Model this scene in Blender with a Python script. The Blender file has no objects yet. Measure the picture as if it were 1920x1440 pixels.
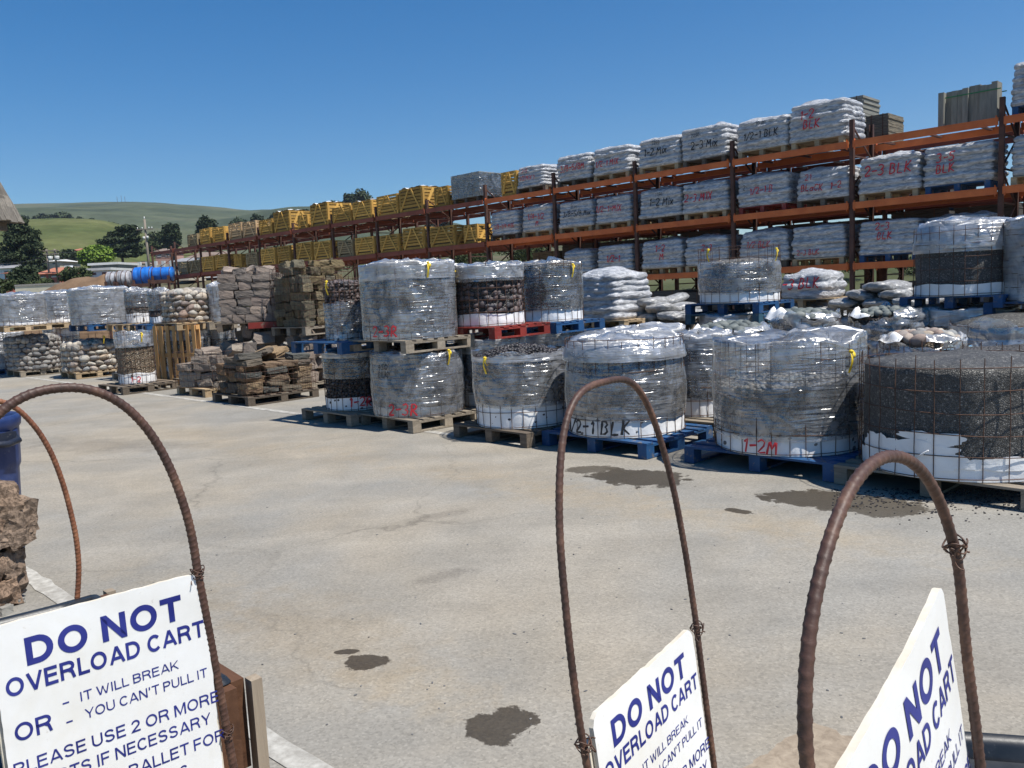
import bpy, bmesh, math, random
import numpy as np
from mathutils import Vector, Matrix
rad = math.radians
SC = bpy.context.scene
COL = SC.collection
rng = np.random.default_rng(7)
random.seed(7)

# ------------------------------------------------------------------ camera
FPX, CAMH = 1554.0, 1.6
ROLL = rad(2.8)
PITCH = math.atan((720 - 540) * math.cos(ROLL) / FPX)
Fv = np.array([0, math.cos(PITCH), -math.sin(PITCH)])
U0 = np.array([0, math.sin(PITCH), math.cos(PITCH)]); R0 = np.array([1.0, 0, 0])
Uv = math.cos(ROLL) * U0 + math.sin(ROLL) * R0
Rv = math.cos(ROLL) * R0 - math.sin(ROLL) * U0
CAM = np.array([0, 0, CAMH])
cd = bpy.data.cameras.new('camera'); cam = bpy.data.objects.new('camera', cd); COL.objects.link(cam)
cam.matrix_world = Matrix(((Rv[0], Uv[0], -Fv[0], 0), (Rv[1], Uv[1], -Fv[1], 0), (Rv[2], Uv[2], -Fv[2], CAMH), (0, 0, 0, 1)))
cd.sensor_width = 36; cd.lens = 36 * FPX / 1920; cd.clip_start = 0.05; cd.clip_end = 6000
SC.camera = cam

# ------------------------------------------------------------------ light
SUN_AZ, SUN_EL = 60, 63          # azimuth measured from straight behind the viewer towards the right
sx, sy, sz = math.sin(rad(SUN_AZ)) * math.cos(rad(SUN_EL)), -math.cos(rad(SUN_AZ)) * math.cos(rad(SUN_EL)), math.sin(rad(SUN_EL))
w = bpy.data.worlds.new('World'); SC.world = w; w.use_nodes = True
nt = w.node_tree; bg = nt.nodes['Background']
sky = nt.nodes.new('ShaderNodeTexSky'); sky.sky_type = 'NISHITA'; sky.sun_disc = False
sky.sun_elevation = rad(SUN_EL); sky.sun_rotation = math.atan2(sx, sy)
sky.altitude = 300; sky.air_density = 1.0; sky.dust_density = 0.1; sky.ozone_density = 4.5
hsv = nt.nodes.new('ShaderNodeHueSaturation'); hsv.inputs['Saturation'].default_value = 1.42
nt.links.new(sky.outputs[0], hsv.inputs['Color']); nt.links.new(hsv.outputs[0], bg.inputs[0]); bg.inputs[1].default_value = 0.084
sd = bpy.data.lights.new('sun', 'SUN'); sun = bpy.data.objects.new('sun', sd); COL.objects.link(sun)
sd.energy = 5.0; sd.angle = rad(0.53); sd.color = (1.0, 0.955, 0.88)
sun.rotation_euler = Vector((sx, sy, sz)).to_track_quat('Z', 'Y').to_euler()
SC.view_settings.view_transform = 'Standard'; SC.view_settings.look = 'None'
SC.view_settings.exposure = 0.42; SC.view_settings.gamma = 1.0
SC.cycles.transparent_max_bounces = 14; SC.cycles.max_bounces = 6
SC.cycles.sample_clamp_indirect = 6.0
SC.cycles.caustics_reflective = False; SC.cycles.caustics_refractive = False

# ------------------------------------------------------------------ pixel helpers (photo pixels -> real points)
def ray(x, y): return Fv + Rv * (x - 960) / FPX - Uv * (y - 720) / FPX
def G(x, y, z=0.0):
    d = ray(x, y); return CAM + d * ((z - CAMH) / d[2])
def atY(x, y, Y):
    d = ray(x, y); return CAM + d * (Y / d[1])
def facing(x, y): return -math.atan2(x, y)
YAW = rad(-45.1)                  # everything in the yard is laid out along this direction

# ------------------------------------------------------------------ mesh builder
def vnoise(p, seed=0):
    """smooth value noise in -1..1 for an (n,3) array"""
    p = np.asarray(p, float) + 137.3 + seed * 17.17
    i = np.floor(p).astype(np.int64); f = p - i; f = f * f * (3 - 2 * f)
    def h(a, b, c):
        n = (a * 374761393 + b * 668265263 + c * 2147483647 + seed * 974711) & 0xFFFFFFFF
        n = ((n ^ (n >> 13)) * 1274126177) & 0xFFFFFFFF
        return ((n ^ (n >> 16)) & 0xFFFF) / 32767.5 - 1
    r = 0
    for a in (0, 1):
        for b in (0, 1):
            for c in (0, 1):
                wgt = (f[:, 0] if a else 1 - f[:, 0]) * (f[:, 1] if b else 1 - f[:, 1]) * (f[:, 2] if c else 1 - f[:, 2])
                r = r + wgt * h(i[:, 0] + a, i[:, 1] + b, i[:, 2] + c)
    return r
def fbm(p, seed=0, o=3):
    p = np.asarray(p, float); r = 0; a = 1
    for k in range(o):
        r = r + a * vnoise(p * 2 ** k, seed + k); a *= .5
    return r

class MB:
    def __init__(s): s.v = []; s.f = []; s.m = []; s.s = []; s.n = 0
    def add(s, V, Fc, m=0, smooth=False):
        V = np.asarray(V, float).reshape(-1, 3); o = s.n
        s.v.append(V); s.n += len(V)
        if isinstance(Fc, np.ndarray): Fc = Fc.tolist()
        for q in Fc: s.f.append([i + o for i in q])
        s.m += [m] * len(Fc); s.s += [smooth] * len(Fc)
    def box(s, c, d, rot=None, m=0, bev=0.0):
        d = np.array(d) / 2; c = np.array(c, float)
        V = np.array([[x, y, z] for x in (-1, 1) for y in (-1, 1) for z in (-1, 1)], float) * d
        if rot is not None: V = V @ np.array(rot).T
        s.add(V + c, [(0, 1, 3, 2), (4, 6, 7, 5), (0, 4, 5, 1), (2, 3, 7, 6), (0, 2, 6, 4), (1, 5, 7, 3)], m)
    def bar(s, a, b, wd, th, m=0, up=(0, 0, 1)):
        """rectangular bar from a to b"""
        a = np.array(a, float); b = np.array(b, float); d = b - a; L = np.linalg.norm(d); d = d / L
        up = np.array(up, float)
        if abs(d @ up) > .98: up = np.array([0, 1.0, 0])
        x = np.cross(up, d); x /= np.linalg.norm(x); y = np.cross(d, x)
        s.box((a + b) / 2, (L, wd, th), np.stack([d, x, y], 1), m)
    def tube(s, P, r, n=6, m=0, smooth=True, closed=False, caps=True):
        P = np.asarray(P, float); k = len(P); r = np.broadcast_to(np.asarray(r, float), (k,))
        if closed: T = np.roll(P, -1, 0) - np.roll(P, 1, 0)
        else: T = np.gradient(P, axis=0)
        T = T / np.maximum(np.linalg.norm(T, axis=1, keepdims=True), 1e-9)
        up = np.array([0, 0, 1.0]) if abs(T[0, 2]) < .9 else np.array([1.0, 0, 0])
        N = np.zeros_like(P); x = np.cross(up, T[0]); x /= np.linalg.norm(x); N[0] = x
        for i in range(1, k):
            x = N[i - 1] - T[i] * (N[i - 1] @ T[i]); N[i] = x / max(np.linalg.norm(x), 1e-9)
        B = np.cross(T, N); a = np.arange(n) * 2 * np.pi / n
        V = P[:, None] + r[:, None, None] * (np.cos(a)[None, :, None] * N[:, None] + np.sin(a)[None, :, None] * B[:, None])
        Fc = []
        for i in range(k if closed else k - 1):
            j = (i + 1) % k
            for q in range(n):
                e = (q + 1) % n; Fc.append((i * n + q, i * n + e, j * n + e, j * n + q))
        if caps and not closed: Fc += [tuple(range(n))[::-1], tuple(range((k - 1) * n, k * n))]
        s.add(V, Fc, m, smooth)
    def grid(s, A, m=0, smooth=True, wrap=False):
        """A: (rows, cols, 3)"""
        A = np.asarray(A, float); r, c = A.shape[:2]; Fc = []
        for i in range(r - 1):
            for j in range(c if wrap else c - 1):
                e = (j + 1) % c; Fc.append((i * c + j, i * c + e, (i + 1) * c + e, (i + 1) * c + j))
        s.add(A, Fc, m, smooth)
    def build(s, name, mats, parent=None, loc=None, rz=None):
        me = bpy.data.meshes.new(name)
        V = np.concatenate(s.v) if s.v else np.zeros((0, 3))
        me.from_pydata(V.tolist(), [], s.f)
        if not isinstance(mats, (list, tuple)): mats = [mats]
        for q in mats: me.materials.append(q)
        me.polygons.foreach_set('material_index', s.m); me.polygons.foreach_set('use_smooth', s.s)
        me.update()
        return link(name, me, parent, loc, rz)
def link(name, me, parent=None, loc=None, rz=None):
    o = bpy.data.objects.new(name, me); COL.objects.link(o)
    if parent is not None: o.parent = parent
    if loc is not None: o.location = [float(t) for t in loc]
    if rz is not None: o.rotation_euler = (0, 0, rz)
    return o
def tag(o, label=None, cat=None, group=None, kind=None):
    if label: o['label'] = label
    if cat: o['category'] = cat
    if group: o['group'] = group
    if kind: o['kind'] = kind
    return o
def thing(name, label, cat, loc=(0, 0, 0), rz=0, group=None):
    o = bpy.data.objects.new(name, None); COL.objects.link(o); o.empty_display_size = .1
    o.location = [float(t) for t in loc]; o.rotation_euler = (0, 0, rz)
    return tag(o, label, cat, group)
def dup(root, loc, rz, label=None, group=None, scale=None):
    r = root.copy(); COL.objects.link(r); r.location = [float(t) for t in loc]; r.rotation_euler = (0, 0, rz)
    if scale is not None: r.scale = scale
    if label: r['label'] = label
    if group: r['group'] = group
    for ch in list(root.children):
        c = ch.copy(); COL.objects.link(c); c.parent = r
        for g in list(ch.children):
            d = g.copy(); COL.objects.link(d); d.parent = c
    return r
def ico(sub):
    bm = bmesh.new(); bmesh.ops.create_icosphere(bm, subdivisions=sub, radius=1)
    V = np.array([v.co[:] for v in bm.verts]); Fc = [[v.index for v in f.verts] for f in bm.faces]; bm.free()
    return V, Fc
ICO1, ICO2, ICO3 = ico(1), ico(2), ico(3)
def rotm(a, b, c):
    ca, sa, cb, sb, cc, sc = math.cos(a), math.sin(a), math.cos(b), math.sin(b), math.cos(c), math.sin(c)
    return np.array([[cc, -sc, 0], [sc, cc, 0], [0, 0, 1]]) @ np.array([[cb, 0, sb], [0, 1, 0], [-sb, 0, cb]]) @ np.array([[1, 0, 0], [0, ca, -sa], [0, sa, ca]])

# ------------------------------------------------------------------ materials
class NT:
    def __init__(s, name):
        s.m = bpy.data.materials.new(name); s.m.use_nodes = True; s.t = s.m.node_tree
        s.b = s.t.nodes['Principled BSDF']; s.o = s.t.nodes['Material Output']
    def n(s, typ, **k):
        q = s.t.nodes.new('ShaderNode' + typ)
        for a, v in k.items():
            if a in q.inputs: s.set(q.inputs[a], v)
            else: setattr(q, a, v)
        return q
    def set(s, inp, v):
        if isinstance(v, bpy.types.NodeSocket): s.t.links.new(v, inp)
        elif isinstance(v, bpy.types.Node): s.t.links.new(v.outputs[0], inp)
        else:
            if hasattr(inp.default_value, '__len__') and len(inp.default_value) == 4 and len(v) == 3: v = (*v, 1)
            inp.default_value = v
    def coord(s, kind='Object', scale=(1, 1, 1), rot=(0, 0, 0)):
        tc = s.n('TexCoord'); mp = s.n('Mapping'); s.set(mp.inputs[0], tc.outputs[kind]); mp.inputs['Scale'].default_value = scale
        mp.inputs['Rotation'].default_value = rot
        return mp
    def noise(s, co, scale=5, detail=4, rough=.55, dist=0):
        q = s.n('TexNoise'); s.set(q.inputs['Vector'], co)
        q.inputs['Scale'].default_value = scale; q.inputs['Detail'].default_value = detail; q.inputs['Roughness'].default_value = rough
        q.inputs['Distortion'].default_value = dist
        return q
    def ramp(s, fac, stops, interp='LINEAR'):
        q = s.n('ValToRGB'); s.set(q.inputs[0], fac); cr = q.color_ramp; cr.interpolation = interp
        while len(cr.elements) < len(stops): cr.elements.new(.5)
        for e, (p, c) in zip(cr.elements, stops):
            e.position = p; e.color = (c, c, c, 1) if not hasattr(c, '__len__') else (*c, 1)
        return q
    def mix(s, f, a, b, blend='MIX'):
        q = s.n('MixRGB', blend_type=blend); s.set(q.inputs[0], f); s.set(q.inputs[1], a); s.set(q.inputs[2], b); return q
    def math(s, op, a, b=0.0, c=None):
        q = s.n('Math', operation=op); s.set(q.inputs[0], a); s.set(q.inputs[1], b)
        if c is not None: s.set(q.inputs[2], c)
        return q
    def bump(s, h, strength=.5, dist=.02, normal=None):
        q = s.n('Bump'); s.set(q.inputs['Height'], h); q.inputs['Strength'].default_value = strength; q.inputs['Distance'].default_value = dist
        if normal is not None: s.set(q.inputs['Normal'], normal)
        return q
    def fin(s, color=None, rough=None, normal=None, spec=None, metal=None):
        if color is not None: s.set(s.b.inputs['Base Color'], color)
        if rough is not None: s.set(s.b.inputs['Roughness'], rough)
        if normal is not None: s.set(s.b.inputs['Normal'], normal)
        if spec is not None: s.set(s.b.inputs['Specular IOR Level'], spec)
        if metal is not None: s.set(s.b.inputs['Metallic'], metal)
        return s.m

def simple(name, c1, c2, scale=4, rough=.7, bump=.3, bdist=.01, stretch=(1, 1, 1), detail=5, spec=.4, perobj=0.0, metal=0.0):
    t = NT(name); co = t.coord('Object', stretch); nz = t.noise(co, scale, detail)
    r = t.ramp(nz, [(.3, c1), (.7, c2)]); col = r
    if perobj:
        oi = t.n('ObjectInfo'); hv = t.n('HueSaturation'); t.set(hv.inputs['Color'], r)
        v = t.math('MULTIPLY_ADD', oi.outputs['Random'], perobj * 2, 1 - perobj); t.set(hv.inputs['Value'], v); col = hv
    return t.fin(col, rough, t.bump(nz, bump, bdist), spec, metal)

def wood(name, c1, c2, axis=0, scale=1.0, rough=.85, perobj=.25):
    t = NT(name); st = [14, 14, 14]; st[axis] = 1.2
    co = t.coord('Object', st); oi = t.n('ObjectInfo'); ad = t.n('VectorMath', operation='ADD'); t.set(ad.inputs[0], co)
    t.set(ad.inputs[1], t.math('MULTIPLY', oi.outputs['Random'], 50.0))
    geo = t.n('NewGeometry'); rp = t.math('MULTIPLY', geo.outputs['Random Per Island'], 37.0)
    ad2 = t.n('VectorMath', operation='ADD'); t.set(ad2.inputs[0], ad); t.set(ad2.inputs[1], rp)
    nz = t.noise(ad2, 2.2 * scale, 6, .65, .6)
    r = t.ramp(nz, [(.25, c1), (.75, c2)])
    hv = t.n('HueSaturation'); t.set(hv.inputs['Color'], r)
    vv = t.math('MULTIPLY_ADD', geo.outputs['Random Per Island'], .5, .72)
    v = t.math('MULTIPLY', vv, t.math('MULTIPLY_ADD', oi.outputs['Random'], perobj * 2, 1 - perobj)); t.set(hv.inputs['Value'], v)
    return t.fin(hv, rough, t.bump(nz, .4, .006), .25)

M = {}
M['pal_grey'] = wood('pallet_grey_wood', (.15, .125, .095), (.34, .29, .225))
M['pal_tan'] = wood('pallet_tan_wood', (.27, .19, .11), (.50, .38, .24))
M['pal_new'] = wood('pallet_orange_wood', (.44, .22, .08), (.66, .41, .18), 2)
M['pal_dark'] = wood('pallet_dark_wood', (.07, .055, .042), (.18, .145, .11))
def painted(name, c, wearc=(.20, .16, .12)):
    t = NT(name); co = t.coord('Object', (1, 1, 1)); n1 = t.noise(co, 9, 8, .7); n2 = t.noise(co, 2.5, 3)
    f = t.ramp(n1, [(.555, 0.0), (.66, .85)])
    base = t.ramp(n2, [(.3, tuple(x * .7 for x in c)), (.7, tuple(x * 1.25 for x in c))])
    return t.fin(t.mix(f, base, wearc), .6, t.bump(n1, .25, .006), .4)
M['pal_blue'] = painted('pallet_blue_paint', (.013, .066, .170))
M['pal_teal'] = painted('pallet_teal_paint', (.030, .085, .125))
M['pal_red'] = painted('pallet_red_paint', (.22, .028, .02))

def pebble_mat(name, cols, rough=.55, coat=0.0):
    t = NT(name); geo = t.n('NewGeometry'); r = t.ramp(geo.outputs['Random Per Island'], [(i / max(1, len(cols) - 1), c) for i, c in enumerate(cols)], 'LINEAR')
    co = t.coord('Object'); nz = t.noise(co, 30, 4, .6)
    c = t.mix(.5, r, t.ramp(nz, [(.3, .35), (.7, 1.0)]), 'MULTIPLY')
    return t.fin(c, rough, t.bump(nz, .15, .004), .4)
M['peb_dark'] = pebble_mat('dark_pebbles', [(.06, .052, .055), (.14, .105, .10), (.075, .075, .082), (.19, .135, .125), (.10, .10, .108)], .62)
M['peb_black'] = pebble_mat('black_pebbles', [(.02, .02, .022), (.06, .05, .05), (.03, .03, .034), (.085, .075, .075)], .4)
M['peb_grey'] = pebble_mat('grey_pebbles', [(.06, .06, .062), (.21, .205, .20), (.10, .105, .11), (.30, .28, .25)], .5)
def stone_mat(name, cols, rough=.75, scale=18, bump=.25, dist=.01):
    t = NT(name); oi = t.n('ObjectInfo'); r = t.ramp(oi.outputs['Random'], [(i / max(1, len(cols) - 1), c) for i, c in enumerate(cols)])
    co = t.coord('Object'); nz = t.noise(co, scale, 7, .65); n2 = t.noise(co, scale * .25, 3)
    c = t.mix(.75, r, t.ramp(nz, [(.28, .45), (.72, 1.15)]), 'MULTIPLY')
    c = t.mix(.5, c, t.ramp(n2, [(.3, (.75, .75, .78)), (.7, (1.1, 1.05, .98))]), 'MULTIPLY')
    return t.fin(c, rough, t.bump(nz, bump, dist), .3)
M['cobble_tan'] = stone_mat('tan_cobble', [(.42, .37, .30), (.24, .23, .22), (.52, .49, .43), (.36, .26, .21), (.30, .31, .31), (.58, .55, .48), (.45, .36, .27)])
M['cobble_grey'] = stone_mat('grey_cobble', [(.22, .215, .21), (.33, .32, .30), (.17, .175, .18), (.44, .42, .38), (.26, .25, .24)])
M['cobble_green'] = stone_mat('green_grey_cobble', [(.13, .155, .15), (.20, .225, .215), (.10, .12, .12), (.25, .27, .255)], .6)
M['block_grey'] = stone_mat('grey_brown_block', [(.25, .205, .175), (.36, .30, .255), (.19, .17, .155), (.42, .34, .28), (.29, .235, .205)], .9, 14, .7, .03)
M['ledger'] = stone_mat('yellow_brown_ledger', [(.19, .15, .08), (.26, .20, .11), (.14, .12, .08), (.22, .20, .145), (.30, .22, .11)], .9, 14, .7, .03)
M['flag'] = stone_mat('brown_flagstone', [(.125, .125, .115), (.31, .19, .10), (.155, .145, .125), (.115, .12, .11), (.37, .26, .15), (.175, .15, .12)], .9, 12, .7, .03)
M['rubble'] = stone_mat('rubble_stone', [(.28, .235, .20), (.36, .30, .25), (.42, .37, .31), (.22, .19, .17)], .9, 14, .7, .03)

def gravel_mat(name, cols, size, bump=.9, rough=.55):
    t = NT(name); co = t.coord('Object')
    wn = t.noise(co, 4 / size * .12, 2); wv = t.n('VectorMath', operation='MULTIPLY_ADD')
    t.set(wv.inputs[0], wn.outputs['Color']); wv.inputs[1].default_value = (size * .6,) * 3; t.set(wv.inputs[2], co)
    v = t.n('TexVoronoi'); t.set(v.inputs['Vector'], wv); v.inputs['Scale'].default_value = 1 / size
    v2 = t.n('TexVoronoi', feature='DISTANCE_TO_EDGE'); t.set(v2.inputs['Vector'], wv); v2.inputs['Scale'].default_value = 1 / size
    sep = t.n('SeparateColor'); t.set(sep.inputs[0], v.outputs['Color'])
    r = t.ramp(sep.outputs[0], [(i / max(1, len(cols) - 1), c) for i, c in enumerate(cols)])
    edge = t.ramp(v2.outputs['Distance'], [(0.0, .25), (.16, 1.0)])
    big = t.noise(co, 3, 3)
    c = t.mix(1.0, r, edge, 'MULTIPLY'); c = t.mix(.6, c, t.ramp(big, [(.3, .6), (.7, 1.15)]), 'MULTIPLY')
    hh = t.ramp(v2.outputs['Distance'], [(0.0, 0.0), (.35, 1.0)])
    return t.fin(c, rough, t.bump(hh, bump, size * .6), .45)
M['gr_black'] = gravel_mat('black_gravel', [(.045, .046, .045), (.10, .098, .092), (.07, .069, .067), (.13, .127, .118), (.08, .08, .08), (.27, .26, .24)], .0125, .5)
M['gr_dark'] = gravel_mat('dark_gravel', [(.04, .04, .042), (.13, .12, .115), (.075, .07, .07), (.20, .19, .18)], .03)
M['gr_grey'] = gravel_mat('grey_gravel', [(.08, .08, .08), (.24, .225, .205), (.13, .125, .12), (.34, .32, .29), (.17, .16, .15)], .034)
M['gr_tan'] = gravel_mat('tan_gravel', [(.16, .12, .08), (.36, .27, .18), (.24, .18, .12), (.44, .36, .27)], .03)

def film_mat(name, haze0, haze1, scale=1.0, rough=.2, tint=(.985, .988, .99), refl=.13):
    """clear stretch film: streaky haze, gloss and wrinkles"""
    t = NT(name); oi = t.n('ObjectInfo')
    co = t.coord('Object', (1.2 * scale, 1.2 * scale, 11 * scale)); ad = t.n('VectorMath', operation='ADD'); t.set(ad.inputs[0], co)
    t.set(ad.inputs[1], t.math('MULTIPLY', oi.outputs['Random'], 60.0))
    n1 = t.noise(ad, 2.2, 2.2, .5, 1.0)
    co2 = t.coord('Object', (2.4, 2.4, 2.0)); ad2 = t.n('VectorMath', operation='ADD'); t.set(ad2.inputs[0], co2); t.set(ad2.inputs[1], t.math('MULTIPLY', oi.outputs['Random'], 31.0))
    n2 = t.noise(ad2, 1.6, 4, .6, 1.2)
    n3 = t.noise(ad2, 2.2, 1.5, .45, 1.0)
    hz = t.math('MULTIPLY', t.ramp(n1, [(.32, .6), (.70, 1.0)]), t.ramp(n2, [(.35, haze0), (.68, haze1)]))
    h = t.math('ADD', t.math('MULTIPLY', n1, .8), t.math('MULTIPLY', n3, 1.4))
    bp = t.bump(h, .6, .030)
    tr = t.n('BsdfTransparent'); t.set(tr.inputs[0], tint)
    df = t.n('BsdfDiffuse'); t.set(df.inputs[0], (.86, .88, .92)); t.set(df.inputs['Normal'], bp)
    tl = t.n('BsdfTranslucent'); t.set(tl.inputs[0], (.86, .88, .92)); t.set(tl.inputs['Normal'], bp)
    dm = t.n('MixShader'); dm.inputs[0].default_value = .35; t.set(dm.inputs[1], df); t.set(dm.inputs[2], tl)
    m1 = t.n('MixShader'); t.set(m1.inputs[0], hz); t.set(m1.inputs[1], tr); t.set(m1.inputs[2], dm)
    gl = t.n('BsdfAnisotropic'); t.set(gl.inputs['Color'], (1, 1, 1)); gl.inputs['Roughness'].default_value = rough; t.set(gl.inputs['Normal'], bp)
    tg = t.n('Tangent'); tg.direction_type = 'RADIAL'; tg.axis = 'Z'; t.set(gl.inputs['Tangent'], tg.outputs[0]); gl.inputs['Anisotropy'].default_value = -.75
    lw = t.n('Fresnel'); lw.inputs['IOR'].default_value = 1.5; t.set(lw.inputs['Normal'], bp)
    fr = t.math('MULTIPLY_ADD', lw, 1.0, t.math('MULTIPLY', t.ramp(n2, [(.34, .25), (.66, 1.25)]), refl)); fr.use_clamp = True
    m2 = t.n('MixShader'); t.set(m2.inputs[0], fr); t.set(m2.inputs[1], m1)
    gs = t.n('BsdfGlossy'); t.set(gs.inputs[0], (1, 1, 1)); gs.inputs['Roughness'].default_value = .2; t.set(gs.inputs['Normal'], t.bump(h, .9, .034))
    gm = t.n('MixShader'); gm.inputs[0].default_value = .62; t.set(gm.inputs[1], gl); t.set(gm.inputs[2], gs); t.set(m2.inputs[2], gm)
    t.set(t.o.inputs[0], m2.outputs[0]); t.t.nodes.remove(t.b)
    return t.m
M['film'] = film_mat('stretch_film', .12, .42, 1.0, .32)
M['film_heavy'] = film_mat('thick_stretch_film', .32, .66, 1.0, .32, refl=.16)
M['film_clear'] = film_mat('thin_clear_film', .06, .28, .8, .34, refl=.10)
M['film_crumple'] = film_mat('crumpled_film', .25, .75, .35, .22)

def sack_mat():
    t = NT('pale_plastic_sack'); co = t.coord('Object', (3, 3, 11)); oi = t.n('ObjectInfo')
    ad = t.n('VectorMath', operation='ADD'); t.set(ad.inputs[0], co); t.set(ad.inputs[1], t.math('MULTIPLY', oi.outputs['Random'], 60.0))
    n1 = t.noise(ad, 1.8, 4, .55, 1.4); co2 = t.coord('Object', (2, 2, 2)); n2 = t.noise(co2, 2.5, 4, .6)
    n3 = t.noise(t.coord('Object', (6, 6, 9)), 4, 5, .6, 1.5)
    c = t.ramp(n1, [(.28, (.24, .25, .27)), (.5, (.48, .49, .51)), (.72, (.78, .785, .80))])
    c = t.mix(.5, c, t.ramp(n2, [(.3, .62), (.7, 1.15)]), 'MULTIPLY')
    h = t.math('ADD', n1, t.math('MULTIPLY', n3, .8))
    return t.fin(c, .24, t.bump(h, .8, .045), .7)
M['sack'] = sack_mat()
M['sack_clear'] = None
M['liner'] = simple('white_woven_liner', (.74, .74, .74), (.88, .88, .87), 6, .75, .5, .02)
M['wire'] = simple('rusty_wire', (.055, .030, .022), (.13, .07, .045), 20, .8, .1)
M['ribbon'] = simple('yellow_ribbon', (.72, .50, .02), (.85, .62, .05), 8, .5, .2)
M['spray_red'] = simple('red_spray_paint', (.42, .02, .03), (.60, .04, .05), 12, .6, .1)
M['spray_black'] = simple('black_spray_paint', (.012, .012, .014), (.03, .03, .035), 12, .6, .1)
M['chalk_white'] = simple('white_paint_mark', (.6, .6, .6), (.8, .8, .8), 12, .7, .1)
M['rack_orange'] = simple('orange_rack_paint', (.47, .105, .026), (.64, .17, .045), 3, .55, .2, .006, (1, 1, 1), 7)
M['rack_rust'] = simple('dark_red_rack_paint', (.17, .045, .026), (.27, .075, .042), 3, .65, .2, .006, (1, 1, 1), 7)
M['rack_post'] = simple('brown_rack_post', (.045, .022, .017), (.12, .055, .038), 4, .7, .2, .006)
M['crate'] = wood('yellow_crate_wood', (.36, .195, .045), (.62, .385, .105), 2, perobj=.32)
M['crate_pale'] = wood('pale_crate_wood', (.45, .28, .14), (.64, .46, .27), 2)
M['crate_grey'] = wood('weathered_crate_wood', (.22, .165, .09), (.36, .28, .16), 2)
M['packed'] = simple('packed_stone_slabs', (.09, .08, .06), (.24, .20, .14), 5, .9, .6, .03, (1, 1, 9))
M['paver'] = simple('grey_paver_stack', (.15, .15, .13), (.27, .265, .235), 4, .9, .4, .02, (1, 1, 14))
M['sign_white'] = None

# ------------------------------------------------------------------ ground material
STAINS = []      # (px, py, half length m, half width m, yaw, darkness)
def ground_mat():
    t = NT('pale_asphalt'); geo = t.n('NewGeometry'); P = geo.outputs['Position']
    big = t.noise(P, .35, 5, .6, .4); mid = t.noise(P, 1.6, 5, .6, .6); fine = t.noise(P, 60, 3, .6); sp = t.n('TexVoronoi'); t.set(sp.inputs['Vector'], P); sp.inputs['Scale'].default_value = 95
    spc = t.n('SeparateColor'); t.set(spc.inputs[0], sp.outputs['Color'])
    grey = t.ramp(mid, [(.3, (.232, .222, .198)), (.7, (.290, .276, .246))])
    tan = t.ramp(mid, [(.3, (.275, .242, .190)), (.7, (.345, .304, .242))])
    c = t.mix(t.ramp(big, [(.40, 0.0), (.62, 1.0)]), grey, tan)
    c = t.mix(.7, c, t.ramp(spc.outputs[0], [(0, .74), (.4, .97), (.8, 1.03), (1, 1.22)]), 'MULTIPLY')
    c = t.mix(.4, c, t.ramp(fine, [(.3, .8), (.7, 1.15)]), 'MULTIPLY')
    # tyre-worn streaks along the lane
    co = t.n('Mapping'); t.set(co.inputs[0], P); co.inputs['Rotation'].default_value = (0, 0, -YAW); co.inputs['Scale'].default_value = (.12, 1.5, 1)
    st = t.noise(co, 1.2, 4, .6); c = t.mix(.55, c, t.ramp(st, [(.35, .80), (.65, 1.06)]), 'MULTIPLY')
    # hairline cracks
    cw = t.noise(P, 1.1, 4, .6); wv = t.n('VectorMath', operation='MULTIPLY_ADD'); t.set(wv.inputs[0], cw.outputs['Color']); wv.inputs[1].default_value = (.9, .9, 0); t.set(wv.inputs[2], P)
    cr = t.n('TexVoronoi', feature='DISTANCE_TO_EDGE'); t.set(cr.inputs['Vector'], wv); cr.inputs['Scale'].default_value = .28
    ck = t.ramp(cr.outputs['Distance'], [(0.0, .62), (.005, 1.0)]); c = t.mix(t.ramp(big, [(.4, 0.0), (.6, .8)]), c, t.mix(1.0, c, ck, 'MULTIPLY'))
    edge = t.noise(P, 5.5, 8, .68, .3); en = t.math('MULTIPLY_ADD', edge, 2.0, -1.0)
    wet = 0.0
    for (px, py, a, b, yaw, amt) in TANS:
        g = G(px, py); mp = t.n('Mapping', vector_type='TEXTURE'); t.set(mp.inputs[0], P)
        mp.inputs['Location'].default_value = (g[0], g[1], 0); mp.inputs['Rotation'].default_value = (0, 0, yaw); mp.inputs['Scale'].default_value = (a, b, 1)
        ln = t.n('VectorMath', operation='LENGTH'); t.set(ln.inputs[0], mp); d = t.math('ADD', ln.outputs['Value'], en)
        c = t.mix(t.ramp(d, [(.2, amt * .65), (1.15, 0.0)]), c, t.mix(1.0, c, (1.09, .99, .84), 'MULTIPLY'))
    for (px, py, a, b, yaw, dark) in STAINS:
        g = G(px, py); mp = t.n('Mapping', vector_type='TEXTURE'); t.set(mp.inputs[0], P)
        mp.inputs['Location'].default_value = (g[0], g[1], 0); mp.inputs['Rotation'].default_value = (0, 0, yaw); mp.inputs['Scale'].default_value = (a, b, 1)
        ln = t.n('VectorMath', operation='LENGTH'); t.set(ln.inputs[0], mp)
        d = t.math('ADD', ln.outputs['Value'], en)
        if dark > 0:
            m = t.ramp(d, [(.90, dark), (.98, 0.0)]); wet = m if wet == 0.0 else t.math('MAXIMUM', wet, m)
        else:
            m = t.ramp(d, [(.35, -dark), (1.1, 0.0)]); c = t.mix(m, c, t.mix(1.0, c, (.55, .54, .54), 'MULTIPLY'))
    c = t.mix(wet, c, t.mix(1.0, c, (.25, .225, .195), 'MULTIPLY'))
    rg = t.math('MULTIPLY_ADD', wet, -.35, .9)
    return t.fin(c, rg, t.bump(t.math('ADD', fine, spc.outputs[0]), .35, .004), .3)
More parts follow.
